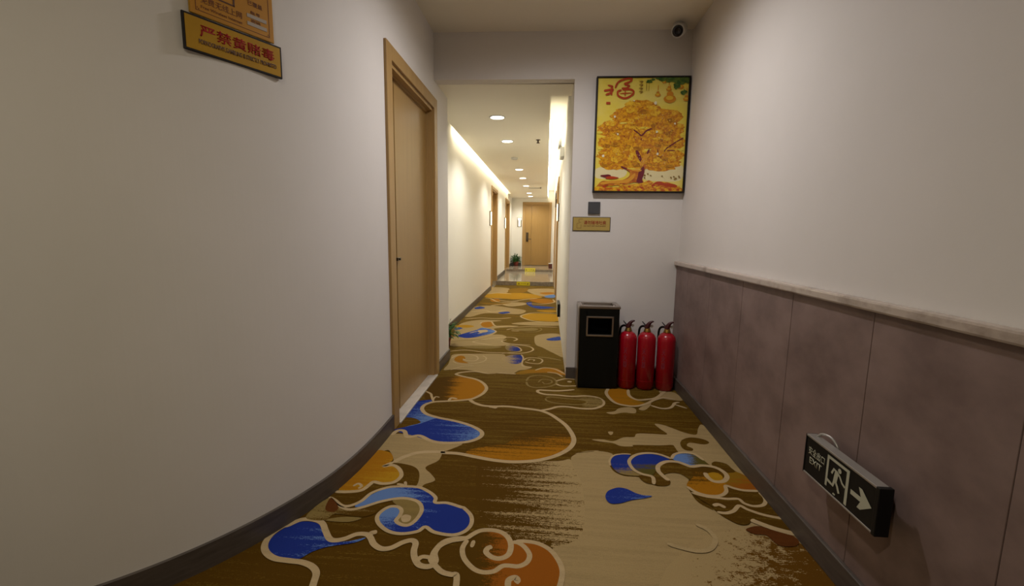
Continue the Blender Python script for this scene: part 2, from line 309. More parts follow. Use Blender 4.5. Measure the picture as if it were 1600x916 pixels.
 ('f', 'tanf', 1, [(0.212, 2.834),(0.361, 2.851),(0.391, 2.792),(0.373, 2.719),(0.298, 2.676),(0.247, 2.693),(0.292, 2.752),(0.282, 2.792)]),
 ('l', 'tan', 0.016, [(-0.125, 3.133),(-0.103, 3.233),(-0.029, 3.276),(0.057, 3.242),(0.097, 3.16),(0.086, 3.082),(0.025, 3.021),(-0.054, 3.0),(-0.106, 3.035),(-0.124, 3.112)]),
 ('l', 'tan', 0.012, [(-0.037, 3.113),(-0.007, 3.186),(0.056, 3.171),(0.061, 3.115),(0.015, 3.088),(-0.006, 3.126)]),
 ('l', 'cream', 0.018, [(0.096, 3.098),(0.135, 3.058),(0.236, 3.07),(0.31, 3.108)]),
 ('l', 'cream', 0.018, [(0.097, 3.16),(0.162, 3.215),(0.235, 3.214),(0.307, 3.201)]),
 ('l', 'cream', 0.035, [(0.18, 3.16),(0.211, 3.151)]),
 ('f', 'orB', 1, [(-0.215, 3.305),(-0.175, 3.37),(-0.11, 3.414),(-0.043, 3.426),(0.025, 3.48),(0.115, 3.461),(0.167, 3.351),(0.176, 3.3),(0.047, 3.351),(-0.063, 3.33),(-0.182, 3.288)]),
 ('l', 'cream', 0.018, [(-0.065, 3.402),(0.002, 3.473),(0.092, 3.45),(0.167, 3.334)]),
 ('l', 'cream', 0.016, [(0.03, 3.363),(0.101, 3.343),(0.148, 3.263)]),
 ('f', 'beige', 1, [(-0.793, 3.318),(-0.792, 3.48),(-0.81, 3.655),(-0.805, 3.779),(-0.628, 3.821),(-0.381, 3.845),(-0.329, 3.754),(-0.193, 3.589),(-0.149, 3.51),(-0.094, 3.483),(-0.135, 3.414),(-0.195, 3.382),(-0.241, 3.295),(-0.327, 3.314),(-0.397, 3.27),(-0.487, 3.31),(-0.606, 3.341),(-0.722, 3.342)]),
 ('f', 'orange', 1, [(-0.774, 3.66),(-0.753, 3.738),(-0.709, 3.732),(-0.679, 3.653),(-0.695, 3.604),(-0.63, 3.528),(-0.702, 3.532),(-0.758, 3.582)]),
 ('l', 'cream', 0.014, [(-0.8, 3.656),(-0.776, 3.743),(-0.699, 3.792),(-0.607, 3.757),(-0.571, 3.667),(-0.592, 3.602),(-0.665, 3.608),(-0.699, 3.651)]),
 ('l', 'cream', 0.012, [(-0.771, 3.569),(-0.717, 3.506),(-0.625, 3.501),(-0.517, 3.583),(-0.502, 3.694),(-0.544, 3.765)]),
 ('f', 'bl2', 1, [(-0.367, 3.711),(-0.322, 3.793),(-0.272, 3.831),(-0.207, 3.827),(-0.183, 3.735),(-0.192, 3.607),(-0.221, 3.558),(-0.272, 3.562),(-0.35, 3.64)]),
 ('f', 'bl3', 1, [(-0.375, 4.124),(-0.307, 4.142),(-0.239, 4.087),(-0.222, 4.024),(-0.248, 3.965),(-0.338, 3.97)]),
 ('l', 'cream', 0.018, [(-0.864, 3.876),(-0.736, 3.935),(-0.539, 3.885),(-0.385, 3.885),(-0.232, 3.884),(-0.147, 3.936),(-0.101, 4.027),(-0.133, 4.133),(-0.228, 4.18),(-0.37, 4.194)]),
 ('l', 'cream', 0.014, [(-0.371, 4.143),(-0.272, 4.137),(-0.217, 4.033),(-0.231, 3.946),(-0.383, 3.865)]),
 ('l', 'cream', 0.015, [(-0.172, 3.67),(-0.154, 3.731),(-0.098, 3.76),(-0.029, 3.735),(-0.01, 3.665),(-0.042, 3.584),(-0.113, 3.592),(-0.16, 3.628)]),
 ('l', 'cream', 0.012, [(-0.136, 3.667),(-0.117, 3.706),(-0.08, 3.692),(-0.089, 3.655)]),
 ('l', 'cream', 0.014, [(-0.203, 3.848),(-0.179, 3.735),(-0.182, 3.573),(-0.163, 3.491),(-0.094, 3.474)]),
 ('f', 'beige', 1, [(-0.909, 4.076),(-0.977, 4.414),(-0.748, 4.473),(-0.512, 4.617),(-0.399, 4.521),(-0.428, 4.308),(-0.322, 4.186),(-0.501, 4.107),(-0.707, 4.089)]),
 ('f', 'beige', 1, [(-0.1, 4.403),(-0.087, 4.619),(0.054, 4.736),(0.177, 4.684),(0.176, 4.291),(0.181, 3.819),(0.093, 3.926),(-0.018, 4.125),(-0.077, 4.21)]),
 ('f', 'blue', 1, [(0.022, 4.471),(0.104, 4.562),(0.168, 4.598),(0.169, 4.449),(0.065, 4.41)]),
 ('l', 'cream', 0.02, [(-0.506, 4.153),(-0.71, 4.245),(-0.63, 4.357),(-0.495, 4.464),(-0.347, 4.501),(-0.28, 4.43),(-0.31, 4.344)]),
 ('l', 'cream', 0.018, [(-0.135, 4.202),(-0.325, 4.224),(-0.428, 4.308),(-0.387, 4.389)]),
 ('f', 'beige', 1, [(-0.969, 4.554),(-1.017, 4.914),(-0.987, 5.197),(-0.811, 5.389),(-0.537, 5.376),(-0.714, 5.237),(-0.699, 5.027),(-0.452, 5.097),(-0.308, 5.07),(-0.573, 4.913),(-0.525, 4.732),(-0.624, 4.49),(-0.876, 4.349)]),
 ('f', 'bl7', 1, [(-0.918, 4.493),(-0.866, 4.626),(-0.764, 4.809),(-0.713, 4.925),(-0.559, 4.801),(-0.57, 4.667),(-0.657, 4.54),(-0.731, 4.448),(-0.825, 4.409)]),
 ('f', 'blue', 1, [(-1.024, 4.816),(-0.99, 4.918),(-0.937, 4.861),(-0.989, 4.777)]),
 ('l', 'cream', 0.02, [(-0.814, 4.633),(-0.751, 4.731),(-0.681, 4.71),(-0.72, 4.617)]),
 ('l', 'cream', 0.015, [(-0.898, 4.399),(-0.723, 4.396),(-0.594, 4.549),(-0.541, 4.76),(-0.609, 4.875)]),
 ('f', 'orange', 1, [(-0.77, 5.214),(-0.661, 5.282),(-0.603, 5.075),(-0.661, 4.952),(-0.738, 5.021)]),
 ('l', 'cream', 0.022, [(-0.775, 5.155),(-0.763, 5.267),(-0.664, 5.304),(-0.592, 5.077),(-0.501, 5.022),(-0.306, 5.03),(-0.14, 5.08),(0.154, 5.082)]),
 ('l', 'cream', 0.018, [(-0.43, 4.856),(-0.368, 4.929),(-0.27, 4.892),(-0.305, 4.812),(-0.373, 4.827)]),
 ('l', 'tan', 0.018, [(-0.266, 4.83),(-0.191, 4.967),(-0.068, 5.017),(-0.033, 4.925),(-0.091, 4.805),(-0.21, 4.777)]),
 ('f', 'gold', 1, [(-0.295, 5.738),(-0.199, 5.93),(0.175, 5.916),(0.171, 5.458),(-0.106, 5.432),(-0.247, 5.553)]),
 ('l', 'cream', 0.028, [(0.176, 5.989),(-0.037, 6.021),(-0.201, 5.958),(-0.316, 5.735),(-0.246, 5.537),(-0.09, 5.388),(0.176, 5.368)]),
 ('f', 'beige', 1, [(-1.075, 5.662),(-1.061, 6.341),(-0.799, 6.516),(-0.496, 6.347),(-0.277, 6.176),(-0.328, 5.883),(-0.521, 5.853),(-0.817, 5.862),(-0.965, 5.576)]),
 ('f', 'beige', 1, [(-0.404, 5.21),(-0.178, 5.353),(0.175, 5.353),(0.178, 5.188),(-0.142, 5.142)]),
 ('f', 'blue', 1, [(-1.032, 6.271),(-0.965, 6.411),(-0.876, 6.285),(-0.98, 6.165)]),
 ('f', 'blue', 1, [(-0.644, 5.935),(-0.538, 6.037),(-0.478, 5.961),(-0.57, 5.855)]),
 ('f', 'blue', 1, [(-0.3, 6.868),(-0.218, 6.944),(-0.19, 6.65),(-0.043, 6.594),(0.153, 6.483),(-0.075, 6.351),(-0.222, 6.532)]),
 ('f', 'sky', 1, [(-0.999, 7.461),(-0.781, 7.759),(-0.593, 7.562),(-0.654, 7.306),(-0.852, 7.271)]),
 ('f', 'blue', 1, [(-0.877, 7.482),(-0.77, 7.652),(-0.673, 7.518),(-0.78, 7.354)]),
 ('f', 'beige', 1, [(-1.103, 8.772),(-0.733, 8.703),(-0.718, 8.014),(-0.916, 7.814),(-1.087, 7.947)]),
 ('f', 'beige', 1, [(-0.347, 8.622),(0.173, 8.759),(0.169, 7.85),(-0.054, 7.657),(-0.28, 8.095)]),
 ('f', 'sky', 1, [(-0.012, 7.695),(0.159, 7.928),(0.163, 7.548),(0.03, 7.524)]),
 ('f', 'orange', 1, [(-0.267, 7.221),(-0.051, 7.368),(0.128, 7.235),(0.114, 6.901),(-0.084, 6.868)]),
 ('f', 'orange', 1, [(-0.908, 7.152),(-0.788, 7.241),(-0.728, 6.959),(-0.847, 6.901)]),
 ('l', 'cream', 0.03, [(-1.014, 7.271),(-0.906, 7.22),(-0.73, 6.883),(-0.43, 6.971)]),
 ('f', 'amber', 1, [(-0.681, 8.654),(-0.352, 8.757),(-0.412, 8.07),(-0.682, 8.106)]),
 ('l', 'cream', 0.03, [(0.129, 7.33),(0.144, 7.005),(-0.045, 6.79),(-0.27, 6.813)]),
 ('f', 'beige', 1, [(-0.683, 6.804),(-0.349, 6.897),(-0.301, 6.689),(-0.509, 6.518)]),
 ('f', 'gold', 1, [(-1.065, 7.787),(-0.675, 8.022),(-0.275, 7.962),(-0.052, 7.51),(-0.447, 7.231),(-0.65, 7.265),(-1.004, 7.344)]),
 ('l', 'tan', 0.016, [(-0.939, 4.239),(-0.748, 4.325),(-0.601, 4.325)]),
 ('l', 'tan', 0.03, [(-0.056, 3.788),(0.049, 3.764),(0.151, 3.703)]),
 ('f', 'tan', 1, [(-0.785, 4.07),(-0.572, 4.116),(-0.407, 4.097),(-0.49, 4.019),(-0.692, 4.002)]),
 ('f', 'tan', 1, [(-0.38, 4.908),(-0.219, 4.976),(-0.081, 4.97),(-0.106, 4.865),(-0.293, 4.826)]),
 ('f', 'gold', 1, [(-1.058, 4.975),(-0.933, 5.062),(-0.822, 4.996),(-0.903, 4.898)]),
 ('l', 'cream', 0.03, [(-1.012, 5.406),(-0.83, 5.514),(-0.611, 5.498),(-0.435, 5.59)]),
 ('l', 'amber', 0.03, [(-0.564, 5.637),(-0.445, 5.715),(-0.316, 5.675)]),
 ('l', 'cream', 0.035, [(-1.028, 5.941),(-0.845, 6.067),(-0.731, 5.969),(-0.548, 6.153)]),
 ('f', 'cream', 1, [(-0.745, 4.775),(-0.657, 4.824),(-0.631, 4.73),(-0.702, 4.672)]),
 ('l', 'cream', 0.04, [(-0.817, 6.513),(-0.668, 6.652),(-0.509, 6.518),(-0.304, 6.735)]),
 ('f', 'gold', 1, [(-0.124, 6.181),(0.098, 6.256),(0.181, 6.17),(0.062, 6.055)]),
 ('l', 'cream', 0.04, [(-0.751, 7.085),(-0.547, 6.989),(-0.328, 7.238),(-0.133, 7.41)]),
 ('f', 'amber', 1, [(-1.022, 6.784),(-0.754, 6.756),(-0.537, 6.865),(-0.67, 6.675),(-0.906, 6.636)]),
 ('l', 'cream', 0.05, [(-1.044, 7.791),(-0.888, 7.95),(-0.62, 7.9)]),
 ('f', 'orange', 1, [(-0.103, 8.127),(0.12, 8.236),(0.161, 8.041),(-0.013, 7.913)]),
 ('l', 'cream', 0.012, [(-0.737, 3.325),(-0.662, 3.43),(-0.568, 3.458)]),
 ('f', 'tan', 1, [(-0.806, 1.46),(-0.754, 1.485),(-0.677, 1.487),(-0.716, 1.459)]),
 ('f', 'bl4', 1, [(-0.734, 1.556),(-0.698, 1.635),(-0.648, 1.687),(-0.58, 1.7),(-0.524, 1.704),(-0.465, 1.673),(-0.432, 1.638),(-0.424, 1.609),(-0.374, 1.61),(-0.313, 1.584),(-0.3, 1.583),(-0.268, 1.543),(-0.26, 1.495),(-0.276, 1.447),(-0.316, 1.427),(-0.382, 1.437),(-0.422, 1.46),(-0.443, 1.433),(-0.5, 1.418),(-0.552, 1.427),(-0.597, 1.462),(-0.617, 1.498),(-0.612, 1.534),(-0.587, 1.56),(-0.552, 1.555),(-0.54, 1.516),(-0.545, 1.481),(-0.514, 1.46),(-0.479, 1.469),(-0.461, 1.514),(-0.467, 1.569),(-0.492, 1.61),(-0.541, 1.624),(-0.588, 1.619),(-0.648, 1.594),(-0.694, 1.557)]),
 ('f', 'tan', 1, [(-0.597, 1.605),(-0.54, 1.62),(-0.495, 1.606),(-0.469, 1.564),(-0.465, 1.518),(-0.483, 1.473),(-0.516, 1.468),(-0.543, 1.486),(-0.536, 1.526),(-0.546, 1.567),(-0.566, 1.575)]),
 ('f', 'cream', 1, [(-0.529, 1.507),(-0.518, 1.523),(-0.493, 1.515),(-0.491, 1.486),(-0.514, 1.479)]),
 ('f', 'bl4b', 1, [(-0.614, 1.499),(-0.611, 1.534),(-0.586, 1.557),(-0.554, 1.55),(-0.542, 1.516),(-0.547, 1.484),(-0.526, 1.459),(-0.462, 1.456),(-0.444, 1.435),(-0.5, 1.42),(-0.553, 1.429),(-0.594, 1.457)]),
 ('l', 'cream', 0.016, [(-0.862, 1.601),(-0.828, 1.582),(-0.786, 1.553),(-0.753, 1.555),(-0.721, 1.59),(-0.703, 1.646),(-0.661, 1.686),(-0.617, 1.703),(-0.525, 1.708),(-0.466, 1.678),(-0.43, 1.642),(-0.422, 1.609),(-0.374, 1.611),(-0.314, 1.59),(-0.3, 1.584),(-0.265, 1.541),(-0.256, 1.49),(-0.275, 1.447),(-0.316, 1.426),(-0.382, 1.435),(-0.422, 1.46),(-0.443, 1.433),(-0.498, 1.415),(-0.551, 1.425),(-0.598, 1.46),(-0.62, 1.498),(-0.616, 1.534),(-0.595, 1.564),(-0.563, 1.567),(-0.541, 1.546),(-0.537, 1.514),(-0.541, 1.484),(-0.511, 1.463),(-0.482, 1.468),(-0.464, 1.513),(-0.465, 1.564),(-0.493, 1.607),(-0.541, 1.624),(-0.588, 1.619),(-0.646, 1.591),(-0.698, 1.552),(-0.743, 1.531),(-0.788, 1.543),(-0.823, 1.566),(-0.856, 1.596)]),
 ('f', 'bl5', 1, [(-0.935, 1.315),(-0.946, 1.356),(-0.929, 1.406),(-0.898, 1.44),(-0.85, 1.446),(-0.805, 1.427),(-0.755, 1.374),(-0.715, 1.354),(-0.669, 1.359),(-0.617, 1.383),(-0.644, 1.355),(-0.725, 1.327),(-0.768, 1.298),(-0.798, 1.26),(-0.857, 1.262),(-0.903, 1.28)]),
 ('l', 'cream', 0.022, [(-0.934, 1.41),(-0.899, 1.453),(-0.855, 1.46),(-0.811, 1.445),(-0.775, 1.403),(-0.743, 1.367),(-0.718, 1.359),(-0.687, 1.371),(-0.656, 1.397),(-0.621, 1.4),(-0.6, 1.385),(-0.575, 1.354),(-0.541, 1.335),(-0.509, 1.342),(-0.478, 1.372),(-0.45, 1.385),(-0.432, 1.372),(-0.427, 1.336),(-0.414, 1.303),(-0.39, 1.274),(-0.356, 1.271),(-0.342, 1.295),(-0.354, 1.331),(-0.345, 1.368),(-0.313, 1.396),(-0.279, 1.408),(-0.26, 1.416)]),
 ('l', 'cream', 0.022, [(-0.899, 1.453),(-0.937, 1.419),(-0.957, 1.372),(-0.951, 1.322),(-0.924, 1.284),(-0.877, 1.258),(-0.822, 1.252),(-0.775, 1.249),(-0.734, 1.235),(-0.706, 1.21),(-0.693, 1.171),(-0.683, 1.134)]),
 ('l', 'cream', 0.022, [(-0.606, 1.393),(-0.606, 1.408),(-0.588, 1.417)]),
 ('l', 'cream', 0.018, [(-0.404, 1.292),(-0.39, 1.311),(-0.358, 1.309)]),
 ('f', 'tanw', 1, [(-0.862, 1.595),(-0.794, 1.542),(-0.733, 1.525),(-0.644, 1.568),(-0.631, 1.527),(-0.679, 1.492),(-0.788, 1.501),(-0.806, 1.46),(-0.89, 1.471)]),
 ('f', 'rust2', 1, [(-0.848, 1.547),(-0.852, 1.596),(-0.794, 1.542),(-0.799, 1.51),(-0.832, 1.517)]),
 ('f', 'or6', 1, [(-0.257, 1.356),(-0.219, 1.444),(-0.173, 1.462),(-0.123, 1.44),(-0.097, 1.413),(-0.05, 1.415),(-0.003, 1.407),(0.037, 1.381),(0.064, 1.339),(0.074, 1.295),(0.069, 1.25),(0.058, 1.204),(-0.199, 1.18),(-0.262, 1.239),(-0.243, 1.282)]),
 ('l', 'cream', 0.02, [(-0.36, 1.308),(-0.353, 1.293),(-0.313, 1.254),(-0.279, 1.244),(-0.26, 1.242),(-0.251, 1.187)]),
 ('l', 'cream', 0.02, [(-0.34, 1.273),(-0.357, 1.319),(-0.352, 1.355),(-0.334, 1.39),(-0.297, 1.41),(-0.26, 1.416),(-0.242, 1.435),(-0.216, 1.459),(-0.174, 1.466),(-0.136, 1.456),(-0.109, 1.427),(-0.098, 1.388),(-0.104, 1.348),(-0.129, 1.328),(-0.157, 1.331),(-0.18, 1.352),(-0.177, 1.372),(-0.163, 1.381)]),
 ('l', 'cream', 0.018, [(-0.254, 1.406),(-0.264, 1.364),(-0.25, 1.318),(-0.215, 1.278),(-0.181, 1.263),(-0.144, 1.27),(-0.12, 1.294),(-0.099, 1.299),(-0.066, 1.299),(-0.039, 1.32),(-0.032, 1.354),(-0.049, 1.388),(-0.073, 1.408),(-0.094, 1.411)]),
 ('l', 'cream', 0.018, [(-0.085, 1.414),(-0.05, 1.419),(-0.004, 1.412),(0.037, 1.385),(0.064, 1.341),(0.076, 1.298),(0.073, 1.257),(0.06, 1.204)]),
 ('l', 'cream', 0.035, [(-0.24, 1.389),(-0.225, 1.388)]),
 ('l', 'cream', 0.02, [(-0.093, 1.209),(-0.093, 1.238),(-0.074, 1.251),(-0.065, 1.24),(-0.072, 1.23)]),
 ('f', 'orE', 1, [(0.461, 3.015),(0.599, 3.025),(0.587, 2.898),(0.631, 2.822),(0.669, 2.774),(0.593, 2.728),(0.501, 2.742),(0.455, 2.828)]),
 ('l', 'cream', 0.022, [(0.466, 3.046),(0.437, 2.952),(0.444, 2.854),(0.475, 2.765),(0.546, 2.727),(0.613, 2.735),(0.682, 2.788),(0.735, 2.847),(0.806, 2.896),(0.88, 2.877)]),
 ('l', 'cream', 0.022, [(0.601, 3.031),(0.587, 2.912),(0.625, 2.84),(0.697, 2.856),(0.767, 2.899),(0.866, 3.047)]),
 ('l', 'cream', 0.02, [(0.693, 2.751),(0.749, 2.708),(0.81, 2.727),(0.861, 2.809),(0.894, 2.825)]),
 ('l', 'cream', 0.018, [(0.853, 2.782),(0.912, 2.727)]),
 ('f', 'brown', 1, [(0.706, 2.765),(0.775, 2.812),(0.842, 2.812),(0.808, 2.739),(0.752, 2.721)]),
 ('f', 'be1', 1, [(0.331, 2.007),(0.351, 2.056),(0.393, 2.086),(0.438, 2.091),(0.417, 2.016),(0.423, 1.935),(0.456, 1.897),(0.375, 1.898),(0.34, 1.937)]),
 ('f', 'be2', 1, [(0.426, 2.017),(0.455, 2.067),(0.515, 2.105),(0.572, 2.097),(0.623, 2.058),(0.566, 2.017),(0.542, 1.973),(0.505, 1.905),(0.459, 1.913),(0.427, 1.955)]),
 ('f', 'be3', 1, [(0.64, 2.068),(0.68, 2.116),(0.749, 2.126),(0.786, 2.075),(0.788, 2.019),(0.71, 2.004),(0.67, 2.035)]),
 ('f', 'brown', 1, [(0.443, 1.898),(0.5, 1.886),(0.489, 1.833),(0.453, 1.85)]),
 ('f', 'brown', 1, [(0.51, 1.899),(0.529, 1.92),(0.544, 1.902),(0.571, 1.856),(0.551, 1.827),(0.511, 1.823),(0.5, 1.849)]),
 ('f', 'brown', 1, [(0.547, 1.954),(0.57, 2.004),(0.612, 2.029),(0.659, 2.02),(0.706, 1.99),(0.685, 1.904),(0.666, 1.886),(0.639, 1.929),(0.601, 1.937),(0.549, 1.919)]),
 ('f', 'oe4', 1, [(0.703, 1.983),(0.756, 1.998),(0.812, 1.999),(0.836, 1.954),(0.823, 1.888),(0.791, 1.821),(0.755, 1.776),(0.703, 1.768),(0.66, 1.789),(0.636, 1.831),(0.654, 1.871),(0.687, 1.911)]),
 ('f', 'gold', 1, [(0.758, 1.943),(0.798, 1.96),(0.822, 1.935),(0.808, 1.898),(0.771, 1.889),(0.756, 1.918)]),
 ('f', 'oe5', 1, [(0.847, 1.965),(0.904, 1.974),(0.936, 1.924),(0.935, 1.835),(0.898, 1.824),(0.847, 1.835),(0.809, 1.851)]),
 ('f', 'brown', 1, [(0.812, 2.029),(0.834, 2.059),(0.872, 2.049),(0.892, 2.01),(0.897, 1.973),(0.853, 1.963),(0.836, 1.99)]),
 ('f', 'brown', 1, [(0.642, 1.782),(0.688, 1.762),(0.736, 1.759),(0.782, 1.793),(0.809, 1.844),(0.867, 1.824),(0.923, 1.824),(0.93, 1.792),(0.931, 1.75),(0.932, 1.634),(0.936, 1.549),(0.893, 1.57),(0.853, 1.598),(0.822, 1.622),(0.787, 1.592),(0.755, 1.588),(0.726, 1.612),(0.701, 1.651),(0.692, 1.691),(0.665, 1.731)]),
 ('f', 'rust2', 1, [(0.765, 1.561),(0.82, 1.586),(0.86, 1.568),(0.912, 1.553),(0.929, 1.516),(0.903, 1.487),(0.849, 1.482),(0.834, 1.513),(0.824, 1.536),(0.787, 1.538)]),
 ('l', 'cream', 0.017, [(0.633, 2.067),(0.588, 2.104),(0.531, 2.113),(0.466, 2.086),(0.423, 2.023),(0.428, 1.952),(0.459, 1.913),(0.502, 1.892),(0.494, 1.831)]),
 ('l', 'cream', 0.016, [(0.635, 2.067),(0.664, 2.115),(0.716, 2.138),(0.763, 2.125),(0.788, 2.068)]),
 ('l', 'cream', 0.01, [(0.326, 1.971),(0.33, 2.021),(0.357, 2.07),(0.401, 2.09),(0.445, 2.092)]),
 ('l', 'cream', 0.021, [(0.569, 1.868),(0.552, 1.907),(0.542, 1.947),(0.555, 1.995),(0.599, 2.035),(0.65, 2.04),(0.68, 2.022),(0.709, 2.002),(0.763, 2.017),(0.815, 2.008),(0.842, 1.971),(0.842, 1.927),(0.81, 1.887),(0.769, 1.882),(0.752, 1.917),(0.755, 1.953)]),
 ('l', 'cream', 0.016, [(0.635, 1.828),(0.66, 1.789),(0.703, 1.768),(0.754, 1.773),(0.791, 1.806),(0.807, 1.851),(0.835, 1.836),(0.873, 1.823),(0.937, 1.826)]),
 ('l', 'cream', 0.015, [(0.639, 1.784),(0.688, 1.762),(0.734, 1.756),(0.775, 1.752),(0.82, 1.756),(0.831, 1.728),(0.86, 1.712),(0.9, 1.721),(0.925, 1.749),(0.934, 1.781),(0.93, 1.814)]),
 ('l', 'cream', 0.016, [(0.698, 1.657),(0.731, 1.654),(0.767, 1.672),(0.804, 1.709),(0.826, 1.687),(0.861, 1.664),(0.9, 1.649),(0.946, 1.64)]),
 ('l', 'cream', 0.018, [(0.698, 1.698),(0.723, 1.709),(0.742, 1.689)]),
 ('l', 'cream', 0.026, [(0.811, 1.622),(0.829, 1.606),(0.875, 1.576),(0.941, 1.549)]),
 ('l', 'beige2', 0.018, [(0.451, 1.455),(0.498, 1.437),(0.551, 1.427),(0.598, 1.445),(0.631, 1.495),(0.623, 1.543),(0.589, 1.574)]),
 ('f', 'drop', 1, [(0.271, 1.725),(0.289, 1.762),(0.331, 1.789),(0.368, 1.784),(0.401, 1.756),(0.43, 1.744),(0.466, 1.741),(0.432, 1.723),(0.373, 1.703),(0.326, 1.678),(0.288, 1.672),(0.272, 1.693)]),
]
CL = {'brown': (.074, .034, .0010), 'beige': (.33, .235, .105), 'beige2': (.37, .27, .13), 'cream': (.43, .315, .165), 'tan': (.21, .145, .045), 'orange': (.31, .125, .004),
      'orange2': (.25, .075, .005), 'gold': (.36, .19, .008), 'amber': (.21, .11, .006), 'rust': (.105, .044, .0025), 'rust2': (.095, .028, .004), 'olive': (.08, .062, .009),
      'blue': (.011, .026, .185), 'sky': (.10, .175, .37)}
# ------------------------------------------------------------ the setting
WX = -0.825      # face of the left wall beside the near door
HX = -1.06       # face of the corridor's left wall
RX = 0.96        # face of the right wall
CZ, HZ, TZ = 2.475, 2.16, 2.38
FY = 13.3
ST1, ST2 = .085, .145        # two low steps in the corridor floor
def structure(name, bm, mt, parent=None, smooth=False):
    o = obj(name, bm, mt, parent, smooth); o['kind'] = 'structure'; return o

bm = bmesh.new(); box(bm, (-3.1, -2.1, -.1), (1.1, 9.25, -.004)); box(bm, (-1.3, 9.25, -.1), (.4, 11.8, ST1)); box(bm, (-1.3, 11.8, -.1), (.4, 13.5, ST2), mi=0)
box(bm, (-1.06, 9.246, -.003), (.2, 9.25, ST1), mi=1); box(bm, (-1.06, 11.796, ST1), (.2, 11.8, ST2), mi=1)
box(bm, (-1.06, 9.25, ST1), (.2, 9.32, ST1 + .001), mi=1)
structure('floor', bm, [M['ftile'], M['granite']])

arc_front = [(-.813, 2.24), (-.8135, 2.1), (-.818, 1.95), (-.830, 1.80), (-.855, 1.65), (-.892, 1.52), (-.94, 1.40), (-1.0, 1.285), (-1.07, 1.18), (-1.15, 1.085), (-1.24, 1.0), (-1.35, .92), (-1.48, .86), (-1.65, .815), (-1.9, .79), (-3.0, .78)]

# carpet: one fitted carpet, its woven pattern inlaid in the same mesh
cm = {}; mats = []
def cmat(k):
    if k not in cm:
        if k in GRADS:
            A, B, p0, p1, f0, f1 = GRADS[k]
            near = max(p0[1], p1[1]) < 4.0
            mm = gradmat('carpet_' + k, CL[A], CL[B], p0, p1, f0, f1, rag=(1.5 if k.startswith('rag') else 1.35 if (k.startswith('bl') or k == 'drop') else .95), coarse=((30, 40, 1) if k == 'rag2' else (2.6, 48, 1)), sharp=(.10 if k.startswith('rag') else .22))
        elif k == 'brown': mm = gradmat('carpet_brown', CL['brown'], (.145, .088, .010), (0, 0), (0, 3.2), -.12, .50, rag=.85)  # streaks lighten away from the camera: light falloff painted into the pile
        elif k == 'blue': mm = gradmat('carpet_blue', CL['blue'], CL['sky'], (0, 0), (1, 1), .24, .24, rag=1.2)
        else:
            c = CL[k]; mm = gradmat('carpet_' + k, c, tuple(x * .82 for x in c), (0, 0), (1, 1), .4, .4, rag=.6)
        cm[k] = len(mats); mats.append(mm)
    return cm[k]
bm = bmesh.new(); b_ = cmat('brown')
outline = [(RX - .002, -1.99), (RX - .002, 3.255), (.172, 3.242), (.182, 9.24), (HX + .002, 9.24), (HX + .002, 3.652), (WX + .002, 3.652), (WX + .002, 2.3)] + [(x - .004, y) for x, y in spline(arc_front, False, 4)[1:]] + [(-2.99, -1.99)]
poly(bm, outline, lambda x, y: Vector((x, y, 0)), b_)
for p, q in zip(outline, outline[1:] + outline[:1]):
    bm.faces.new([bm.verts.new(v) for v in ((p[0], p[1], 0), (q[0], q[1], 0), (q[0], q[1], -.004), (p[0], p[1], -.004))]).material_index = b_
layer = 0
def clip_hall(p):
    return p
for it in PATTERN:
    layer += 1; z = .00002 * layer + .00015
    place = lambda x, y, z=z: Vector((x, y, z))
    if it[0] == 'f': poly(bm, spline(it[3], True, 4), place, cmat(it[1]))
    else: strip(bm, spline(it[3], False, 6), it[2], place, cmat(it[1]))
# keep the inlay inside the room
for co, no in (((0, 9.24, 0), (0, 1, 0)), ((RX - .001, 0, 0), (1, 0, 0))):
    bmesh.ops.bisect_plane(bm, geom=bm.verts[:] + bm.edges[:] + bm.faces[:], plane_co=co, plane_no=no, clear_outer=True)
tag(obj('carpet', bm, mats, smooth=None), 'brown and beige fitted carpet woven with blue and orange clouds and cream scrolls', 'carpet')

# left wall: rounded corner swept to the left, then straight to the near door and past it
arc = spline(arc_front, False, 5)
def offs(P, d):
    out = []
    for i, p in enumerate(P):
        a = P[max(0, i - 1)]; b = P[min(len(P) - 1, i + 1)]; dx, dy = b[0] - a[0], b[1] - a[1]; l = math.hypot(dx, dy)
        out.append((p[0] + dy / l * -d, p[1] - dx / l * -d))
    return out
def curtain(bm, F, Bk, z0, z1, mi=0):
    n = len(F); V = [[bm.verts.new((p[0], p[1], z)) for p in PP] for PP, z in ((F, z0), (F, z1), (Bk, z1), (Bk, z0))]
    for i in range(n - 1):
        for q in range(4):
            A, B = V[q], V[(q + 1) % 4]; bm.faces.new((A[i], A[i + 1], B[i + 1], B[i])).material_index = mi
    for i in (0, n - 1): bm.faces.new([V[q][i] for q in range(4)]).material_index = mi
sgn = -1 if offs(arc, .012)[0][0] > arc[0][0] else 1
wall_f = offs(arc, .012 * sgn); wall_b = offs(arc, .11 * sgn)
OP = (2.315, 3.18, 1.955)         # near door opening: y from, y to, top
bm = bmesh.new()
curtain(bm, wall_f, wall_b, 0, CZ)
box(bm, (-.925, 2.24, 0), (WX, OP[0], CZ)); box(bm, (-.925, OP[0], OP[2]), (WX, OP[1], CZ)); box(bm, (-.925, OP[1], 0), (WX, 3.65, CZ))
box(bm, (-1.16, 3.55, 0), (-.92, 3.65, CZ))
structure('wall_left', bm, M['paint'])
bm = bmesh.new(); box(bm, (-1.6, 2.2, 0), (-1.58, 3.3, CZ)); box(bm, (-1.6, 2.15, 0), (-.92, 2.17, CZ)); box(bm, (-1.6, 3.3, 0), (-.92, 3.32, CZ))
structure('wall_closet', bm, M['paint'])

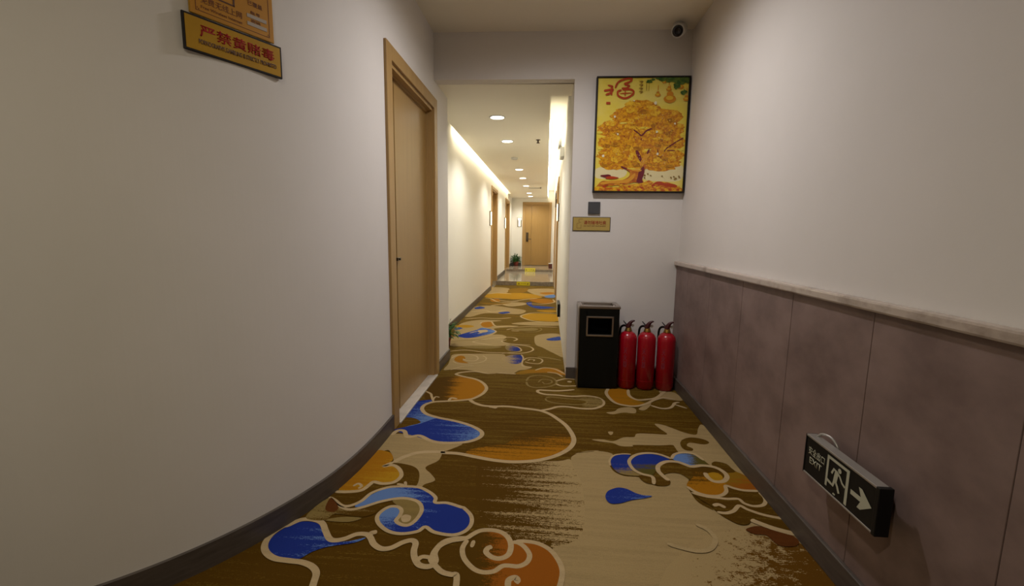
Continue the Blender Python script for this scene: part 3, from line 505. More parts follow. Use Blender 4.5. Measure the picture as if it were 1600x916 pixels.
D1 = (8.42, 9.30); D2 = (11.25, 12.35)
bm = bmesh.new(); top = 1.93
y0 = 3.65
for a, b in (D1, D2):
    box(bm, (HX - .1, y0, 0), (HX, a, TZ)); box(bm, (HX - .1, a, top), (HX, b, TZ)); y0 = b
box(bm, (HX - .1, y0, 0), (HX, FY + .1, TZ)); box(bm, (HX - .14, 8.2, 0), (HX - .1, 12.6, TZ))
structure('wall_corridor_left', bm, M['hallpaint'])

def hallx(y): return .17 + (y - 3.245) * .0023
R1 = (7.05, 7.85); R2 = (9.3, 10.1)
bm = bmesh.new(); y0 = 3.30
for a, b in (R1, R2):
    box(bm, (.0, y0, 0), (.1, a, TZ)); box(bm, (.0, a, 1.92), (.1, b, TZ)); y0 = b
box(bm, (.0, y0, 0), (.1, FY + .1, TZ)); box(bm, (.1, 6.9, 0), (.14, 10.3, TZ))
for v in bm.verts: v.co.x += hallx(v.co.y)
structure('wall_corridor_right', bm, M['hallpaint'])

# cross wall with the opening's beam
th = .0188
bm = bmesh.new()
def cy_(x): return 3.245 + (x - .17) * th
box(bm, (.17, 0, 0), (1.06, .1, CZ)); box(bm, (-.93, 0, HZ), (.17, .1, CZ))
for v in bm.verts: v.co.y += cy_(v.co.x)
structure('wall_cross', bm, M['paint'])
bm = bmesh.new(); box(bm, (RX, -2.1, 0), (RX + .1, 3.35, CZ)); structure('wall_right', bm, M['paint'])
bm = bmesh.new(); box(bm, (-3.1, -2.1, 0), (1.06, -2.0, CZ)); structure('wall_back', bm, M['paint'])
bm = bmesh.new(); box(bm, (-3.1, -2.1, 0), (-3.0, .95, CZ)); structure('wall_side_left', bm, M['paint'])
bm = bmesh.new(); box(bm, (HX - .1, FY, 0), (-.68, FY + .1, TZ)); box(bm, (.08, FY, 0), (.4, FY + .1, TZ)); box(bm, (-.68, FY, ST2 + 1.84), (.08, FY + .1, TZ)); box(bm, (-.7, FY + .1, 0), (.1, FY + .14, TZ)); structure('wall_far', bm, M['hallpaint'])
# ceilings
bm = bmesh.new(); box(bm, (-3.1, -2.1, CZ), (1.06, 3.36, CZ + .1)); structure('ceiling', bm, M['ceil']); bm = bmesh.new()
box(bm, (HX - .1, 3.33, HZ), (.3, 3.62, HZ + .09)); box(bm, (-.985, 3.62, HZ), (.005, 12.0, HZ + .07)); box(bm, (HX - .1, 12.0, HZ), (.01, FY + .1, HZ + .07));
box(bm, (HX - .1, 3.36, TZ), (.3, FY + .1, TZ + .08)); box(bm, (HX - .1, 3.36, HZ + .07), (.3, 3.40, TZ))
structure('ceiling_corridor', bm, M['hallceil'])

# baseboards
bm = bmesh.new(); curtain(bm, arc, wall_f, 0, .085); structure('baseboard_left', bm, M['base'])
bm = bmesh.new(); box(bm, (WX, 3.262, 0), (WX + .012, 3.65, .085), .002); structure('baseboard_niche', bm, M['base'])
bm = bmesh.new()
for a, b, z in ((3.65, D1[0] - .06, 0), (9.36, D2[0] - .06, ST1), (D2[1] + .06, FY, ST2)): box(bm, (HX, a, z), (HX + .012, b, z + .085))
box(bm, (HX, FY - .012, ST2), (-.76, FY, ST2 + .085))
structure('baseboard_corridor', bm, M['base'])
bm = bmesh.new(); box(bm, (.168, -.012, 0), (.945, 0, .085), .002)
for v in bm.verts: v.co.y += cy_(v.co.x)
structure('baseboard_cross', bm, M['base'])
bm = bmesh.new(); box(bm, (.930, -2.0, 0), (.945, 3.25, .085), .003); structure('baseboard_right', bm, M['base'])

# stone panelling of the right wall, with its marble cap rail
bm = bmesh.new(); js = [3.252, 2.98, 2.585, 2.164, 1.733, 1.314, .895, .476, .057, -.36, -.78, -1.2, -1.62, -2.0]
for a, b in zip(js, js[1:]): box(bm, (.945, b + .0012, .08), (RX, a - .0012, .874), .0012)
box(bm, (.950, -2.0, .08), (RX, 3.252, .87))
structure('trim_1', bm, M['tile'])
bm = bmesh.new(); box(bm, (.926, -2.0, .874), (RX, 3.256, .906), .007); structure('trim_2', bm, M['marble'])

# ------------------------------------------------------------ doors
def door(name, loc, rz, w_, h_, depth, arch, flip=False, handle='lever', thresh=False, groove=None):
    """local: x along the wall, y into the wall, origin at opening's lower left on the wall face"""
    r = empty(name, loc, rz, kind='structure')
    bm = bmesh.new()
    box(bm, (-arch, -.015, 0), (0.004, .001, h_ + arch), .003); box(bm, (w_ - .004, -.015, 0), (w_ + arch, .001, h_ + arch), .003); box(bm, (0, -.015, h_), (w_, .001, h_ + arch), .003)
    box(bm, (-.001, 0, 0), (.022, depth + .04, h_)); box(bm, (w_ - .022, 0, 0), (w_ + .001, depth + .04, h_)); box(bm, (.02, 0, h_ - .022), (w_ - .02, depth + .04, h_ + .001))
    box(bm, (.02, depth - .012, 0), (.03, depth, h_ - .02)); box(bm, (w_ - .03, depth - .012, 0), (w_ - .02, depth, h_ - .02)); box(bm, (.03, depth - .012, h_ - .032), (w_ - .03, depth, h_ - .02))
    obj('door_frame', bm, M['woodlight'], r)
    bm = bmesh.new(); x0, x1 = .024, w_ - .024
    if groove:
        box(bm, (x0, depth, .01), (groove - .006, depth + .038, h_ - .024), .002); box(bm, (groove + .006, depth, .01), (x1, depth + .038, h_ - .024), .002); box(bm, (groove - .006, depth + .014, .01), (groove + .003, depth + .03, h_ - .024))
    else: box(bm, (x0, depth, .01), (x1, depth + .038, h_ - .024), .002)
    leaf = obj('door_leaf', bm, M['wood'], r)
    if handle == 'lever':
        hx = x0 + .07 if not flip else x1 - .07
        bm = bmesh.new(); box(bm, (hx - .035, depth - .02, .72), (hx + .035, depth, 1.0), .006); obj('lock_plate', bm, M['chrome'], leaf)
        bm = bmesh.new(); tube(bm, [(hx, depth - .01, .80), (hx, depth - .055, .80)], .011); sx = 1 if not flip else -1
        tube(bm, [(hx, depth - .05, .80), (hx + sx * .06, depth - .055, .80), (hx + sx * .125, depth - .05, .798)], .010); obj('door_handle', bm, M['chrome'], leaf)
    if thresh:
        bm = bmesh.new(); box(bm, (.0, -.022, -.003), (w_, depth + .01, .010), .002); obj('threshold', bm, M['thresh'], r)
    return r
d = door('door_1', (WX, OP[0], 0), math.pi / 2, OP[1] - OP[0], OP[2], .045, .075, handle=None, thresh=True, groove=.185)
bm = bmesh.new(); box(bm, (.162, .030, .918), (.222, .046, .936), .003); box(bm, (.182, .022, .922), (.196, .034, .932), .002); obj('door_handle', bm, M['chrome'], d.children[1])
door('door_2', (HX, D1[0], 0), math.pi / 2, D1[1] - D1[0], 1.93, .07, .06)
door('door_3', (HX, D2[0], ST1), math.pi / 2, D2[1] - D2[0], 1.845, .07, .06)
rz = -math.pi / 2 - .0023
door('door_4', (hallx(R1[1]), R1[1], 0), rz, R1[1] - R1[0], 1.92, .06, .06, flip=True)
door('door_5', (hallx(R2[1]), R2[1], 0), rz, R2[1] - R2[0], 1.92, .06, .06, flip=True)
door('door_6', (-.68, FY, ST2), 0, .76, 1.84, .03, .055, groove=.215)

# ------------------------------------------------------------ lamps
def spot(name, loc, power, col, size, blend, rad, parent=None):
    l = bpy.data.lights.new(name, 'SPOT'); l.energy = power; l.color = col; l.spot_size = math.radians(size); l.spot_blend = blend; l.shadow_soft_size = rad
    o = bpy.data.objects.new(name, l); COL.objects.link(o); o.location = loc
    if parent: o.parent = parent
    return o
def downlight_mesh():
    r = empty('ceiling_downlight', (0, 0, 0))
    bm = bmesh.new(); lathe(bm, [(.062, .002), (.062, -.006), (.070, -.006), (.076, -.001), (.076, .002)], 32, cap=False); obj('trim_ring', bm, M['white'], r, True)
    bm = bmesh.new(); lathe(bm, [(.0622, -.001), (.0622, -.004)], 32); obj('lamp_diffuser', bm, M['lamp'], r)
    return r
proto = downlight_mesh(); first = True
wheres = ['nearest the beam, ahead of all the others', 'second from the beam, just before the sprinkler', 'third from the beam, beyond the smoke detector', 'fourth from the beam, midway down the corridor', 'fifth from the beam, next to the thin ceiling vent', 'sixth from the beam, near the far door', 'last and smallest, closest to the far door']
for (y, wh) in zip((4.23, 5.28, 7.52, 8.65, 10.0, 11.7, 12.7), wheres):
    o = proto if first else copy_tree(proto); first = False
    o.location = (-.485, y, HZ); tag(o, 'round lit ceiling downlight ' + wh, 'downlight', 'downlights in the corridor ceiling')
    spot('lamp_light', (0, 0, -.02), P_HALL, C_HALL, 150, .6, .05, o)
for (x, y, z, p, c, lab) in ((.08, 2.25, CZ, P_MAIN, C_MAIN, 'round ceiling downlight in the hall in front of the beam'), (-.55, -.3, CZ, P_REAR, C_REAR, 'round ceiling downlight behind the rounded wall corner')):
    o = copy_tree(proto)
    for ch in list(o.children):
        if ch.type == 'LIGHT': bpy.data.objects.remove(ch)
    o.location = (x, y, z); tag(o, lab, 'downlight'); o['group'] = 'downlights in the hall ceiling'
    spot('lamp_light', (0, 0, -.02), p, c, 172, 1.0, .05, o)
for side, x, ya, yb in (('left', -.992, 4.9, 11.9), ('right', .012, 4.6, 13.25)):
    bm = bmesh.new(); box(bm, (x - .006, ya, HZ + .045), (x + .006, yb, HZ + .065))
    tag(obj('light_strip', bm, M['led']), 'warm LED strip hidden in the cove along the %s corridor wall' % side, 'light strip')

# ------------------------------------------------------------ boards and signs
def board(name, loc, rz, w_, h_, t, face, edge, label, cat, brd=.006):
    r = empty(name, loc, rz, label, cat)
    bm = bmesh.new(); box(bm, (0, 0, 0), (w_, t, h_), .0008)
    obj('backing_board', bm, edge, r)
    bm = bmesh.new(); box(bm, (brd, -.0006, brd), (w_ - brd, .001, h_ - brd)); obj('printed_face', bm, face, r)
    return r
pA, pB = Vector((-1.030, 1.236)), Vector((-.9015, 1.4935)); dv = (pB - pA).normalized(); sl = (pB - pA).length; ang = math.atan2(dv.y, dv.x)
nrm = Vector((dv.y, -dv.x))
SZ = (0, 0)
def ray_z(px, py, p):       # height on the curved wall, taken from the vertical position it has
    return 0
s = board('notice_board', (pA.x, pA.y, 1.5885), ang, sl, .1005, .008, M['gold'], M['blackframe'], 'long gold notice with red Chinese characters, black frame, lower one on the rounded wall', 'sign', .0055)
text('严禁黄赌毒', M['signred'], s, .042, .046, .220, .034, bold=.012)
text('PORNOGRAPHY,GAMBLING IS STRICTLY PROHIBITED', M['signdark'], s, .038, .023, .230, .0155, bold=.014)
s = board('notice_board', (pA.x + dv.x * .020, pA.y + dv.y * .020, 1.6925), ang, sl - .043, .20, .006, M['orangegold'], M['gold'], 'square orange gold notice with brown writing, directly above the long notice on the rounded wall', 'sign', .002)
W2 = sl - .043
bm = bmesh.new()
for a, b in (((.016, .012), (W2 - .014, .0135)), ((W2 - .0155, .012), (W2 - .014, .18)), ((.016, .012), (.0175, .18)), ((.016, .1785), (W2 - .014, .18))): box(bm, (a[0], -.0012, a[1]), (b[0], -.0005, b[1]))
for cx, cz in ((.016, .012), (W2 - .024, .012), (W2 - .024, .165), (.016, .165)):
    for k in range(3): box(bm, (cx + .0035 * k, -.0014, cz + .003 * ((k * 2) % 3)), (cx + .0035 * k + .002, -.0005, cz + .003 * ((k * 2) % 3) + .003))
obj('border_print', bm, M['signbrown'], s)
text('免费无线上网', M['signbrown'], s, .03, .036, .115, .019)
text('Free Wireless Internet', M['signbrown'], s, .03, .021, .115, .008)
bm = bmesh.new()
for a, b in (((.045, .062), (.125, .066)), ((.120, .062), (.125, .13)), ((.045, .127), (.125, .13)), ((.045, .062), (.048, .13))): box(bm, (a[0], -.0013, a[1]), (b[0], -.0005, b[1]))
for q in range(6): box(bm, (.055 + .011 * q, -.0013, .076 + .005 * (q % 2)), (.061 + .011 * q, -.0005, .1))
obj('phone_pictogram', bm, M['signdark'], s)
text('已覆盖', M['signbrown'], s, .165, .087, .045, .014)
text('账号', M['signbrown'], s, .172, .062, .03, .010); text('密码', M['signbrown'], s, .172, .038, .03, .010)
bm = bmesh.new()
for z in (.050, .027): box(bm, (.160, -.0016, z), (.222, -.0005, z + .011), .0005)
obj('blanked_line', bm, M['blot'], s)

def cw(x, z, d=0): return (x, cy_(x) - d, z)      # a point d in front of the cross wall
s = board('notice_board', cw(.186, 1.112, .006), th, .271, .100, .006, M['goldpale'], M['blackframe'], 'small pale gold notice with red Chinese characters below the grey square plate', 'sign', .004)
text('请勿随地吐痰', M['signred'], s, .080, .046, .160, .028, bold=.01)
text('DO NOT SPIT ANYWHERE', M['signbrown'], s, .080, .030, .158, .010)
bm = bmesh.new()
for a, b in (((.030, .018), (.032, .055)), ((.030, .018), (.062, .020)), ((.060, .018), (.062, .045)), ((.030, .053), (.048, .055)), ((.044, .060), (.046, .085)), ((.046, .083), (.072, .085)), ((.046, .060), (.060, .062))): box(bm, (a[0], -.0012, a[1]), (b[0], -.0004, b[1]))
obj('pictogram', bm, M['signbrown'], s)
bm = bmesh.new(); box(bm, (0, 0, 0), (.086, .014, .086), .003); o = obj('access_panel', bm, M['greysteel']); o.location = cw(.293, 1.234, .014); o.rotation_euler.z = th
tag(o, 'small dark grey square wall plate under the framed gold tree picture', 'wall plate')

# framed picture of a gold tree
PW, PH = .634, .780
pic = empty('framed_picture', cw(.319, 1.385, .04), th, 'yellow framed picture of a golden tree with gourds, black thin frame, on the cross wall', 'picture')
bm = bmesh.new(); fwid = .010
for a, b in (((0, 0), (PW, fwid)), ((0, PH - fwid), (PW, PH)), ((0, fwid), (fwid, PH - fwid)), ((PW - fwid, fwid), (PW, PH - fwid))): box(bm, (a[0], 0, a[1]), (b[0], .04, b[1]), .0015)
box(bm, (.004, .012, .004), (PW - .004, .038, PH - .004)); obj('picture_frame', bm, M['blackframe'], pic)
pm = {}; pmats = []
def pmat(k, *a, **kw):
    pm[k] = len(pmats); pmats.append(mat('print_' + k, *a, **kw)); return pm[k]
pmat('shade', (.36, .13, .006), .3, noise=((.62, .30, .01), (60, 60, 60), .42, .62))
pmat('ground', (.80, .62, .03), .3, noise=((.82, .68, .16), (3, 3, 4), .35, .65))
pmat('crown', (.78, .38, .010), .3, noise=((.50, .16, .01), (60, 60, 60), .42, .60))
pmat('crown2', (.86, .54, .03), .3, noise=((.66, .28, .01), (45, 45, 45), .42, .62))
pmat('trunk', (.34, .05, .01), .3, noise=((.62, .22, .02), (14, 14, 22), .4, .6))
pmat('dark', (.16, .015, .025), .3); pmat('lightwood', (.70, .32, .03), .3); pmat('coins', (.82, .46, .012), .3, noise=((.50, .10, .01), (38, 38, 50), .42, .58))
pmat('red', (.46, .05, .01), .3); pmat('green', (.03, .10, .015), .3, noise=((.12, .20, .02), (40, 40, 40), .4, .6)); pmat('gourd', (.62, .24, .01), .3); pmat('gourdlight', (.75, .48, .03), .3)
pmat('pale', (.80, .70, .38), .3); pmat('ink', (.25, .14, .02), .3); pmat('spark', (.85, .78, .55), .3)
bm = bmesh.new(); lay = [0]
def pp(k, P, n=4, closed=True):
    lay[0] += 1; y = .0112 - .00002 * min(lay[0], 400)
    P = [(a * PW, b * PH) for a, b in P]
    P = [(min(.984 * PW, max(.016 * PW, a)), min(.987 * PH, max(.013 * PH, b))) for a, b in (spline(P, True, n) if n else P)]
    poly(bm, P, lambda x, z, y=y: Vector((x, y, z)), pm[k])
def pl_(k, P, w_):
    lay[0] += 1; y = .0112 - .00002 * min(lay[0], 400)
    strip(bm, spline([(a * PW, b * PH) for a, b in P], False, 5), w_, lambda x, z, y=y: Vector((x, y, z)), pm[k])
def blob(k, cx, cz, rx, rz_, wob=.12, n=22, seed=0):
    rr = random.Random(seed); pp(k, [(cx + rx * (1 + rr.uniform(-wob, wob)) * math.cos(2 * math.pi * i / n), cz + rz_ * (1 + rr.uniform(-wob, wob)) * math.sin(2 * math.pi * i / n)) for i in range(n)], 3)
pp('ground', [(.012, .01), (.988, .01), (.988, .99), (.012, .99)], 0)
E_ = (lambda x, y: ((x - .0), (1 - y)))
pp('pale', [(.03, .79), (.2, .77), (.36, .80), (.34, .86), (.2, .88), (.03, .87)] and [(a, 1 - b) for a, b in [(.03, .79), (.2, .77), (.36, .80), (.34, .86), (.2, .88), (.03, .87)]])
pp('pale', [(a, 1 - b) for a, b in [(.52, .80), (.7, .78), (.97, .76), (.97, .88), (.8, .9), (.55, .88)]])
CR = []
tiers = [(.50, .27, .20, .075), (.38, .32, .20, .07), (.70, .33, .22, .075), (.56, .37, .30, .07), (.20, .43, .17, .065), (.84, .44, .13, .06), (.33, .47, .26, .065), (.66, .49, .28, .07), (.17, .55, .14, .055), (.86, .55, .12, .06), (.48, .56, .30, .07),
         (.20, .66, .17, .06), (.78, .66, .19, .065), (.42, .66, .24, .065), (.24, .73, .19, .055), (.72, .73, .22, .065), (.46, .72, .16, .05)]
for i, (cx, cy2, rx, ry) in enumerate(tiers):
    blob('crown', cx, 1 - cy2 - .012, rx, ry * 1.05, .14, 34, i + 50)
    CR.append((cx, cy2, rx, ry))
rr = random.Random(21)
for i in range(170):
    cx, cy2, rx, ry = tiers[i % len(tiers)]; a = rr.uniform(0, 6.283); q = math.sqrt(rr.random()) * .86; s_ = math.sin(a) * q
    k = 'crown2' if s_ > .1 + rr.uniform(-.3, .3) else ('shade' if s_ < -.35 and rr.random() < .6 else 'crown')
    blob(k, cx + rx * q * math.cos(a), 1 - cy2 + ry * s_, rr.uniform(.022, .055), rr.uniform(.010, .024), .28, 14, i)
for (cx, cy2, rx, ry) in ((.05, .475, .035, .012), (.95, .49, .03, .012), (.06, .61, .03, .014), (.95, .62, .025, .012), (.53, .435, .05, .008), (.30, .395, .045, .007), (.58, .625, .04, .009)): blob('ground', cx, 1 - cy2, rx, ry, .2, 12, 7)
yy = lambda P: [(a, 1 - b) for a, b in P]
pl_('dark', yy([(.42, .45), (.47, .48), (.51, .50), (.56, .46), (.62, .44)]), .009); pl_('shade', yy([(.42, .41), (.49, .47)]), .007)
pl_('dark', yy([(.96, .52), (.86, .57), (.79, .61), (.76, .64)]), .008); pl_('dark', yy([(.88, .63), (.79, .63)]), .008); pl_('dark', yy([(.46, .63), (.50, .69), (.53, .73)]), .022); pl_('lightwood', yy([(.60, .65), (.55, .71), (.52, .77)]), .030); pl_('dark', yy([(.60, .62), (.58, .66)]), .014)
pl_('dark', yy([(.30, .77), (.38, .80), (.42, .83)]), .012); pl_('dark', yy([(.69, .62), (.70, .66)]), .006)
pp('trunk', yy([(.36, .79), (.44, .80), (.52, .80), (.55, .75), (.58, .77), (.54, .83), (.54, .88), (.56, .92), (.46, .91), (.40, .92), (.30, .935), (.16, .945), (.05, .985), (.04, .95), (.10, .90), (.20, .90), (.32, .89), (.39, .86), (.40, .82)]))
pp('dark', yy([(.50, .81), (.55, .77), (.56, .82), (.54, .88), (.55, .92), (.48, .905), (.49, .86)]))
pp('lightwood', yy([(.09, .91), (.2, .895), (.36, .885), (.42, .85), (.46, .83), (.44, .88), (.36, .915), (.2, .92), (.1, .93)]))
pp('lightwood', yy([(.42, .805), (.50, .815), (.53, .80), (.46, .795)]))
pp('coins', yy([(.02, .985), (.02, .955), (.10, .95), (.2, .955), (.3, .95), (.40, .93), (.50, .92), (.56, .91), (.62, .89), (.68, .92), (.72, .90), (.80, .905), (.88, .92), (.95, .95), (.98, .985)]), 3)
pp('red', yy([(.64, .945), (.68, .91), (.73, .90), (.80, .915), (.90, .925), (.94, .955), (.84, .95), (.74, .935), (.68, .96)]))
rr = random.Random(11)
for i in range(620):
    cx, cy2, rx, ry = rr.choice(CR); a = rr.uniform(0, 6.283); q = math.sqrt(rr.random()) * .98
    if i: lay[0] -= 1
    blob(rr.choice(['dark', 'red', 'red', 'gourdlight', 'gourdlight', 'crown2', 'lightwood', 'pale']) if rr.random() < .55 else rr.choice(['gourd', 'gourdlight']), cx + rx * q * math.cos(a), 1 - cy2 + ry * q * math.sin(a), .0048 * rr.uniform(.5, 1.2), .0038 * rr.uniform(.5, 1.2), .3, 4, i)
rr = random.Random(3)
for i in range(46): 
    cx, cz = rr.uniform(.04, .96), rr.uniform(.018, .07 + .03 * rr.random()); blob(rr.choice(['gourdlight', 'red', 'gourd', 'lightwood']), cx, cz, .018, .007, .1, 8, i)
blob('dark', .14, 1 - .855, .05, .012, .3, 10, 5); blob('red', .20, 1 - .87, .07, .012, .3, 10, 6)
pl_('gourd', yy([(.28, .93), (.32, .955), (.35, .99)]), .006)
for i in range(12): blob('ink', rr.uniform(.55, .95), 1 - rr.uniform(.82, .88), .010, .006, .3, 7, i)
# hanging gourds and leaves, top right
for gx, gy, sc in ((.16 + .5, .155, .8), (.275 + .5, .11, .75), (.79, .185, 1.75), (.90, .09, .85), (.965, .19, .9), (.72, .05, .55)):
    pl_('gourd', yy([(gx, gy - .10 * min(sc, 1.1)), (gx, gy - .04 * sc)]), .004)
    blob('gourd', gx, 1 - gy + .018 * sc + .002, .020 * sc, .014 * sc, .03, 14, 1); blob('gourd', gx, 1 - gy - .004 * sc, .037 * sc, .019 * sc, .03, 16, 2); blob('gourdlight', gx - .004, 1 - gy + .002, .022 * sc, .010 * sc, .03, 12, 3)
for i, (gx, gy, a, b) in enumerate(((.56, .045, .035, .016), (.70, .022, .06, .022), (.80, .03, .07, .028), (.885, .045, .05, .035), (.86, .085, .035, .028), (.95, .03, .05, .03), (.935, .135, .03, .018), (.90, .02, .09, .018), (.60, .03, .02, .012))): blob('green', gx, 1 - gy, a, b, .35, 12, 40 + i)
# calligraphy and its small side columns
pl_('red', yy([(.12, .075), (.17, .085), (.155, .10)]), .012); pl_('red', yy([(.08, .12), (.13, .115), (.175, .11), (.15, .14), (.10, .155)]), .014); pl_('red', yy([(.16, .11), (.165, .16)]), .012); pl_('red', yy([(.20, .10), (.23, .05), (.30, .025), (.37, .02), (.36, .045), (.30, .065), (.35, .08), (.32, .10), (.27, .10)]), .012)
pl_('red', yy([(.27, .115), (.23, .13), (.24, .165), (.31, .185), (.38, .16), (.40, .13), (.36, .11), (.28, .115)]), .013); pl_('red', yy([(.31, .12), (.31, .17)]), .007); pl_('red', yy([(.25, .145), (.38, .14)]), .007)
pp('red', yy([(.11, .215), (.155, .215), (.155, .235), (.11, .235)]), 0)
for k in range(4): pl_('ink', yy([(.455, .045 + .028 * k), (.495, .045 + .028 * k), (.47, .062 + .028 * k)]), .005)
for k in range(2): pl_('ink', yy([(.535 + .025 * k, .05), (.535 + .025 * k, .125)]), .0025)
for i, (gx, gy, q) in enumerate(((.41, .205, 1), (.64, .225, 2.2), (.21, .34, 1.6), (.86, .40, 1.4), (.25, .49, 1.4), (.10, .68, 1.8), (.67, .47, 1.6), (.69, .66, 1.9))): blob('spark', gx, 1 - gy, .007 * q, .006 * q, .25, 10, i)
obj('picture_print', bm, pmats, pic, smooth=None)

# ------------------------------------------------------------ litter bin
BX0, BX1, BY0, BY1 = .236, .522, 3.025, 3.222
r = empty('litter_bin', ((BX0 + BX1) / 2, (BY0 + BY1) / 2, .0036), .01, 'tall black litter bin with steel ashtray top and square chrome-rimmed mouth', 'litter bin')
hw, hd = (BX1 - BX0) / 2, (BY1 - BY0) / 2
bm = bmesh.new()
ox0, ox1, oz0, oz1 = -.090, .098, .378, .520
box(bm, (-hw + .006, -hd, .012), (ox0 + .01, hd, .575), .004); box(bm, (ox1 - .01, -hd, .012), (hw - .006, hd, .575), .004)
box(bm, (ox0, -hd, .012), (ox1, hd, oz0 + .01)); box(bm, (ox0, -hd, oz1 - .01), (ox1, hd, .575)); box(bm, (ox0, hd - .01, oz0), (ox1, hd, oz1))
obj('bin_body', bm, M['binblack'], r)
bm = bmesh.new(); box(bm, (-hw + .006, hd - .012, .3), (hw - .01, hd - .01, .56)); obj('inner_liner', bm, M['void'], r)
bm = bmesh.new(); box(bm, (-hw + .012, -hd + .006, 0), (hw - .012, hd - .006, .014)); obj('plinth', bm, M['black'], r)
bm = bmesh.new(); t = .012
for a, b in (((ox0, oz0), (ox1, oz0 + t)), ((ox0, oz1 - t), (ox1, oz1)), ((ox0, oz0), (ox0 + t, oz1)), ((ox1 - t, oz0), (ox1, oz1))): box(bm, (a[0], -hd - .006, a[1]), (b[0], -hd + .012, b[1]), .002)
obj('mouth_rim', bm, M['steel'], r)
bm = bmesh.new(); box(bm, (-hw, -hd - .003, .572), (hw, -hd + .022, .592), .004); box(bm, (-hw, hd - .022, .572), (hw, hd + .003, .592), .004); box(bm, (-hw, -hd, .572), (-hw + .028, hd, .592), .004); box(bm, (hw - .028, -hd, .572), (hw, hd, .592), .004)
obj('top_rim', bm, M['steel'], r)
bm = bmesh.new(); box(bm, (-hw + .02, -hd + .018, .570), (hw - .02, hd - .018, .578))
for sx in (-1, 1): box(bm, (sx * (hw - .034) - .004, -hd + .024, .578), (sx * (hw - .034) + .004, hd - .024, .592), .002)
obj('ash_tray', bm, M['darksteel'], r)
bm = bmesh.new(); box(bm, (-hw, -hd - .0005, .012), (-hw + .007, -hd + .03, .574), .002); box(bm, (-hw - .001, -hd + .03, .012), (-hw + .007, hd - .0, .574), .001); obj('side_panel', bm, M['darksteel'], r)

# ------------------------------------------------------------ fire extinguishers
def extinguisher():
    r = empty('fire_extinguisher', (0, 0, 0))
    bm = bmesh.new(); lathe(bm, [(.050, 0), (.058, .002), (.059, .018), (.0625, .022), (.0625, .352), (.061, .366), (.055, .382), (.043, .396), (.028, .406), (.017, .411), (.0165, .418)], 36)
    body = obj('cylinder', bm, M['red'], r, True)
    bm = bmesh.new(); lathe(bm, [(.026, .408), (.025, .414), (.021, .424), (.019, .434), (.015, .440), (.013, .452), (.010, .456)], 18); box(bm, (-.012, -.010, .430), (.012, .010, .452), .002)
    v = obj('valve', bm, M['brass'], r, True)
    bm = bmesh.new(); tube(bm, spline([(-.004, 0, .436), (.003, -.004, .456), (.012, -.008, .472), (.024, -.012, .482), (.038, -.016, .486)], n=4), [.020 - .001 * i for i in range(16)] + [.004], 10)
    obj('squeeze_lever', bm, M['lever'], r, True)
    bm = bmesh.new(); tube(bm, spline([(-.006, 0, .440), (-.016, .004, .456), (-.028, .008, .470), (-.036, .010, .480)], n=3), [.008, .007, .006, .006, .005, .005, .004, .004, .003, .003], 8)
    obj('carry_handle', bm, M['greysteel'], r, True)
    bm = bmesh.new(); lathe(bm, [(.011, 0), (.011, .010), (.009, .012)], 14, c=(.030, .004, .448), axis='Y'); obj('pressure_gauge', bm, M['white'], r)
    bm = bmesh.new(); tube(bm, spline([(-.004, .014, .436), (-.022, .040, .440), (-.040, .058, .420), (-.044, .066, .36), (-.040, .070, .25), (-.036, .070, .14)], n=5), .008, 8); obj('hose', bm, M['black'], r, True)
    lab = text('灭\n火\n器', M['palelabel'], r, 0, .16, .026, .14, bold=0, name='label_print')
    for vv in lab.data.vertices:
        a = math.radians(-128) + vv.co.x / .063; dr = .0629 - (vv.co.y + .0008) * .5
        vv.co = (dr * math.cos(a), dr * math.sin(a), vv.co.z)
    bm = bmesh.new(); lathe(bm, [(.0627, .060), (.0631, .061), (.0631, .0625), (.0627, .0635)], 36, cap=False); obj('base_band', bm, M['red'], r, True)
    return r
proto = extinguisher()
for i, (x, y, a, lab) in enumerate(((.594, 3.095, .06, 'red fire extinguisher standing right next to the black litter bin'), (.724, 3.088, 0, 'red fire extinguisher standing between the two others'), (.858, 3.078, -.04, 'red fire extinguisher in the corner against the stone panelling'))):
    o = proto if i == 0 else copy_tree(proto)
    o.location = (x, y, .0035); o.rotation_euler.z = a; tag(o, lab, 'fire extinguisher', 'fire extinguishers beside the bin')

# ------------------------------------------------------------ exit sign low on the right wall
ex = empty('exit_sign', (.880, 1.452, .304), -math.pi / 2, 'black exit sign with pale running man and arrow, low on the stone panelling', 'exit sign')
EW, EH = .325, .134
bm = bmesh.new(); box(bm, (.004, 0, .006), (EW - .004, .030, EH - .006), .001); obj('sign_panel', bm, M['black'], ex)
bm = bmesh.new(); box(bm, (.0, -.0015, EH - .007), (EW - .010, .031, EH), .0015); box(bm, (.0, -.0015, 0), (EW - .010, .031, .006), .0015); obj('edge_rail', bm, M['alu'], ex)
for e0, e1 in (((EW - .014, -.003, -.001), (EW, .034, EH + .001)), ((-.003, -.002, 0), (.003, .033, EH))):
    bm = bmesh.new(); box(bm, e0, e1, .002); obj('end_cap', bm, M['black'], ex)
for e0 in (.04, .22):
    bm = bmesh.new(); box(bm, (e0, .030, .03), (e0 + .06, .0635, .10), .002); obj('wall_bracket', bm, M['greysteel'], ex)
bm = bmesh.new(); tube(bm, spline([(.02, .02, EH - .002), (.03, .03, EH + .012), (.06, .04, EH + .012), (.085, .045, EH - .01), (.09, .05, .09)], n=4), .004, 8); obj('power_cable', bm, M['alu'], ex, True)
text('安全出口', M['glow'], ex, .018, .074, .082, .026, bold=.004, y=-.0005); text('EXIT', M['glow'], ex, .027, .046, .062, .020, bold=.01, y=-.0005)
bm = bmesh.new(); yb = -.0012
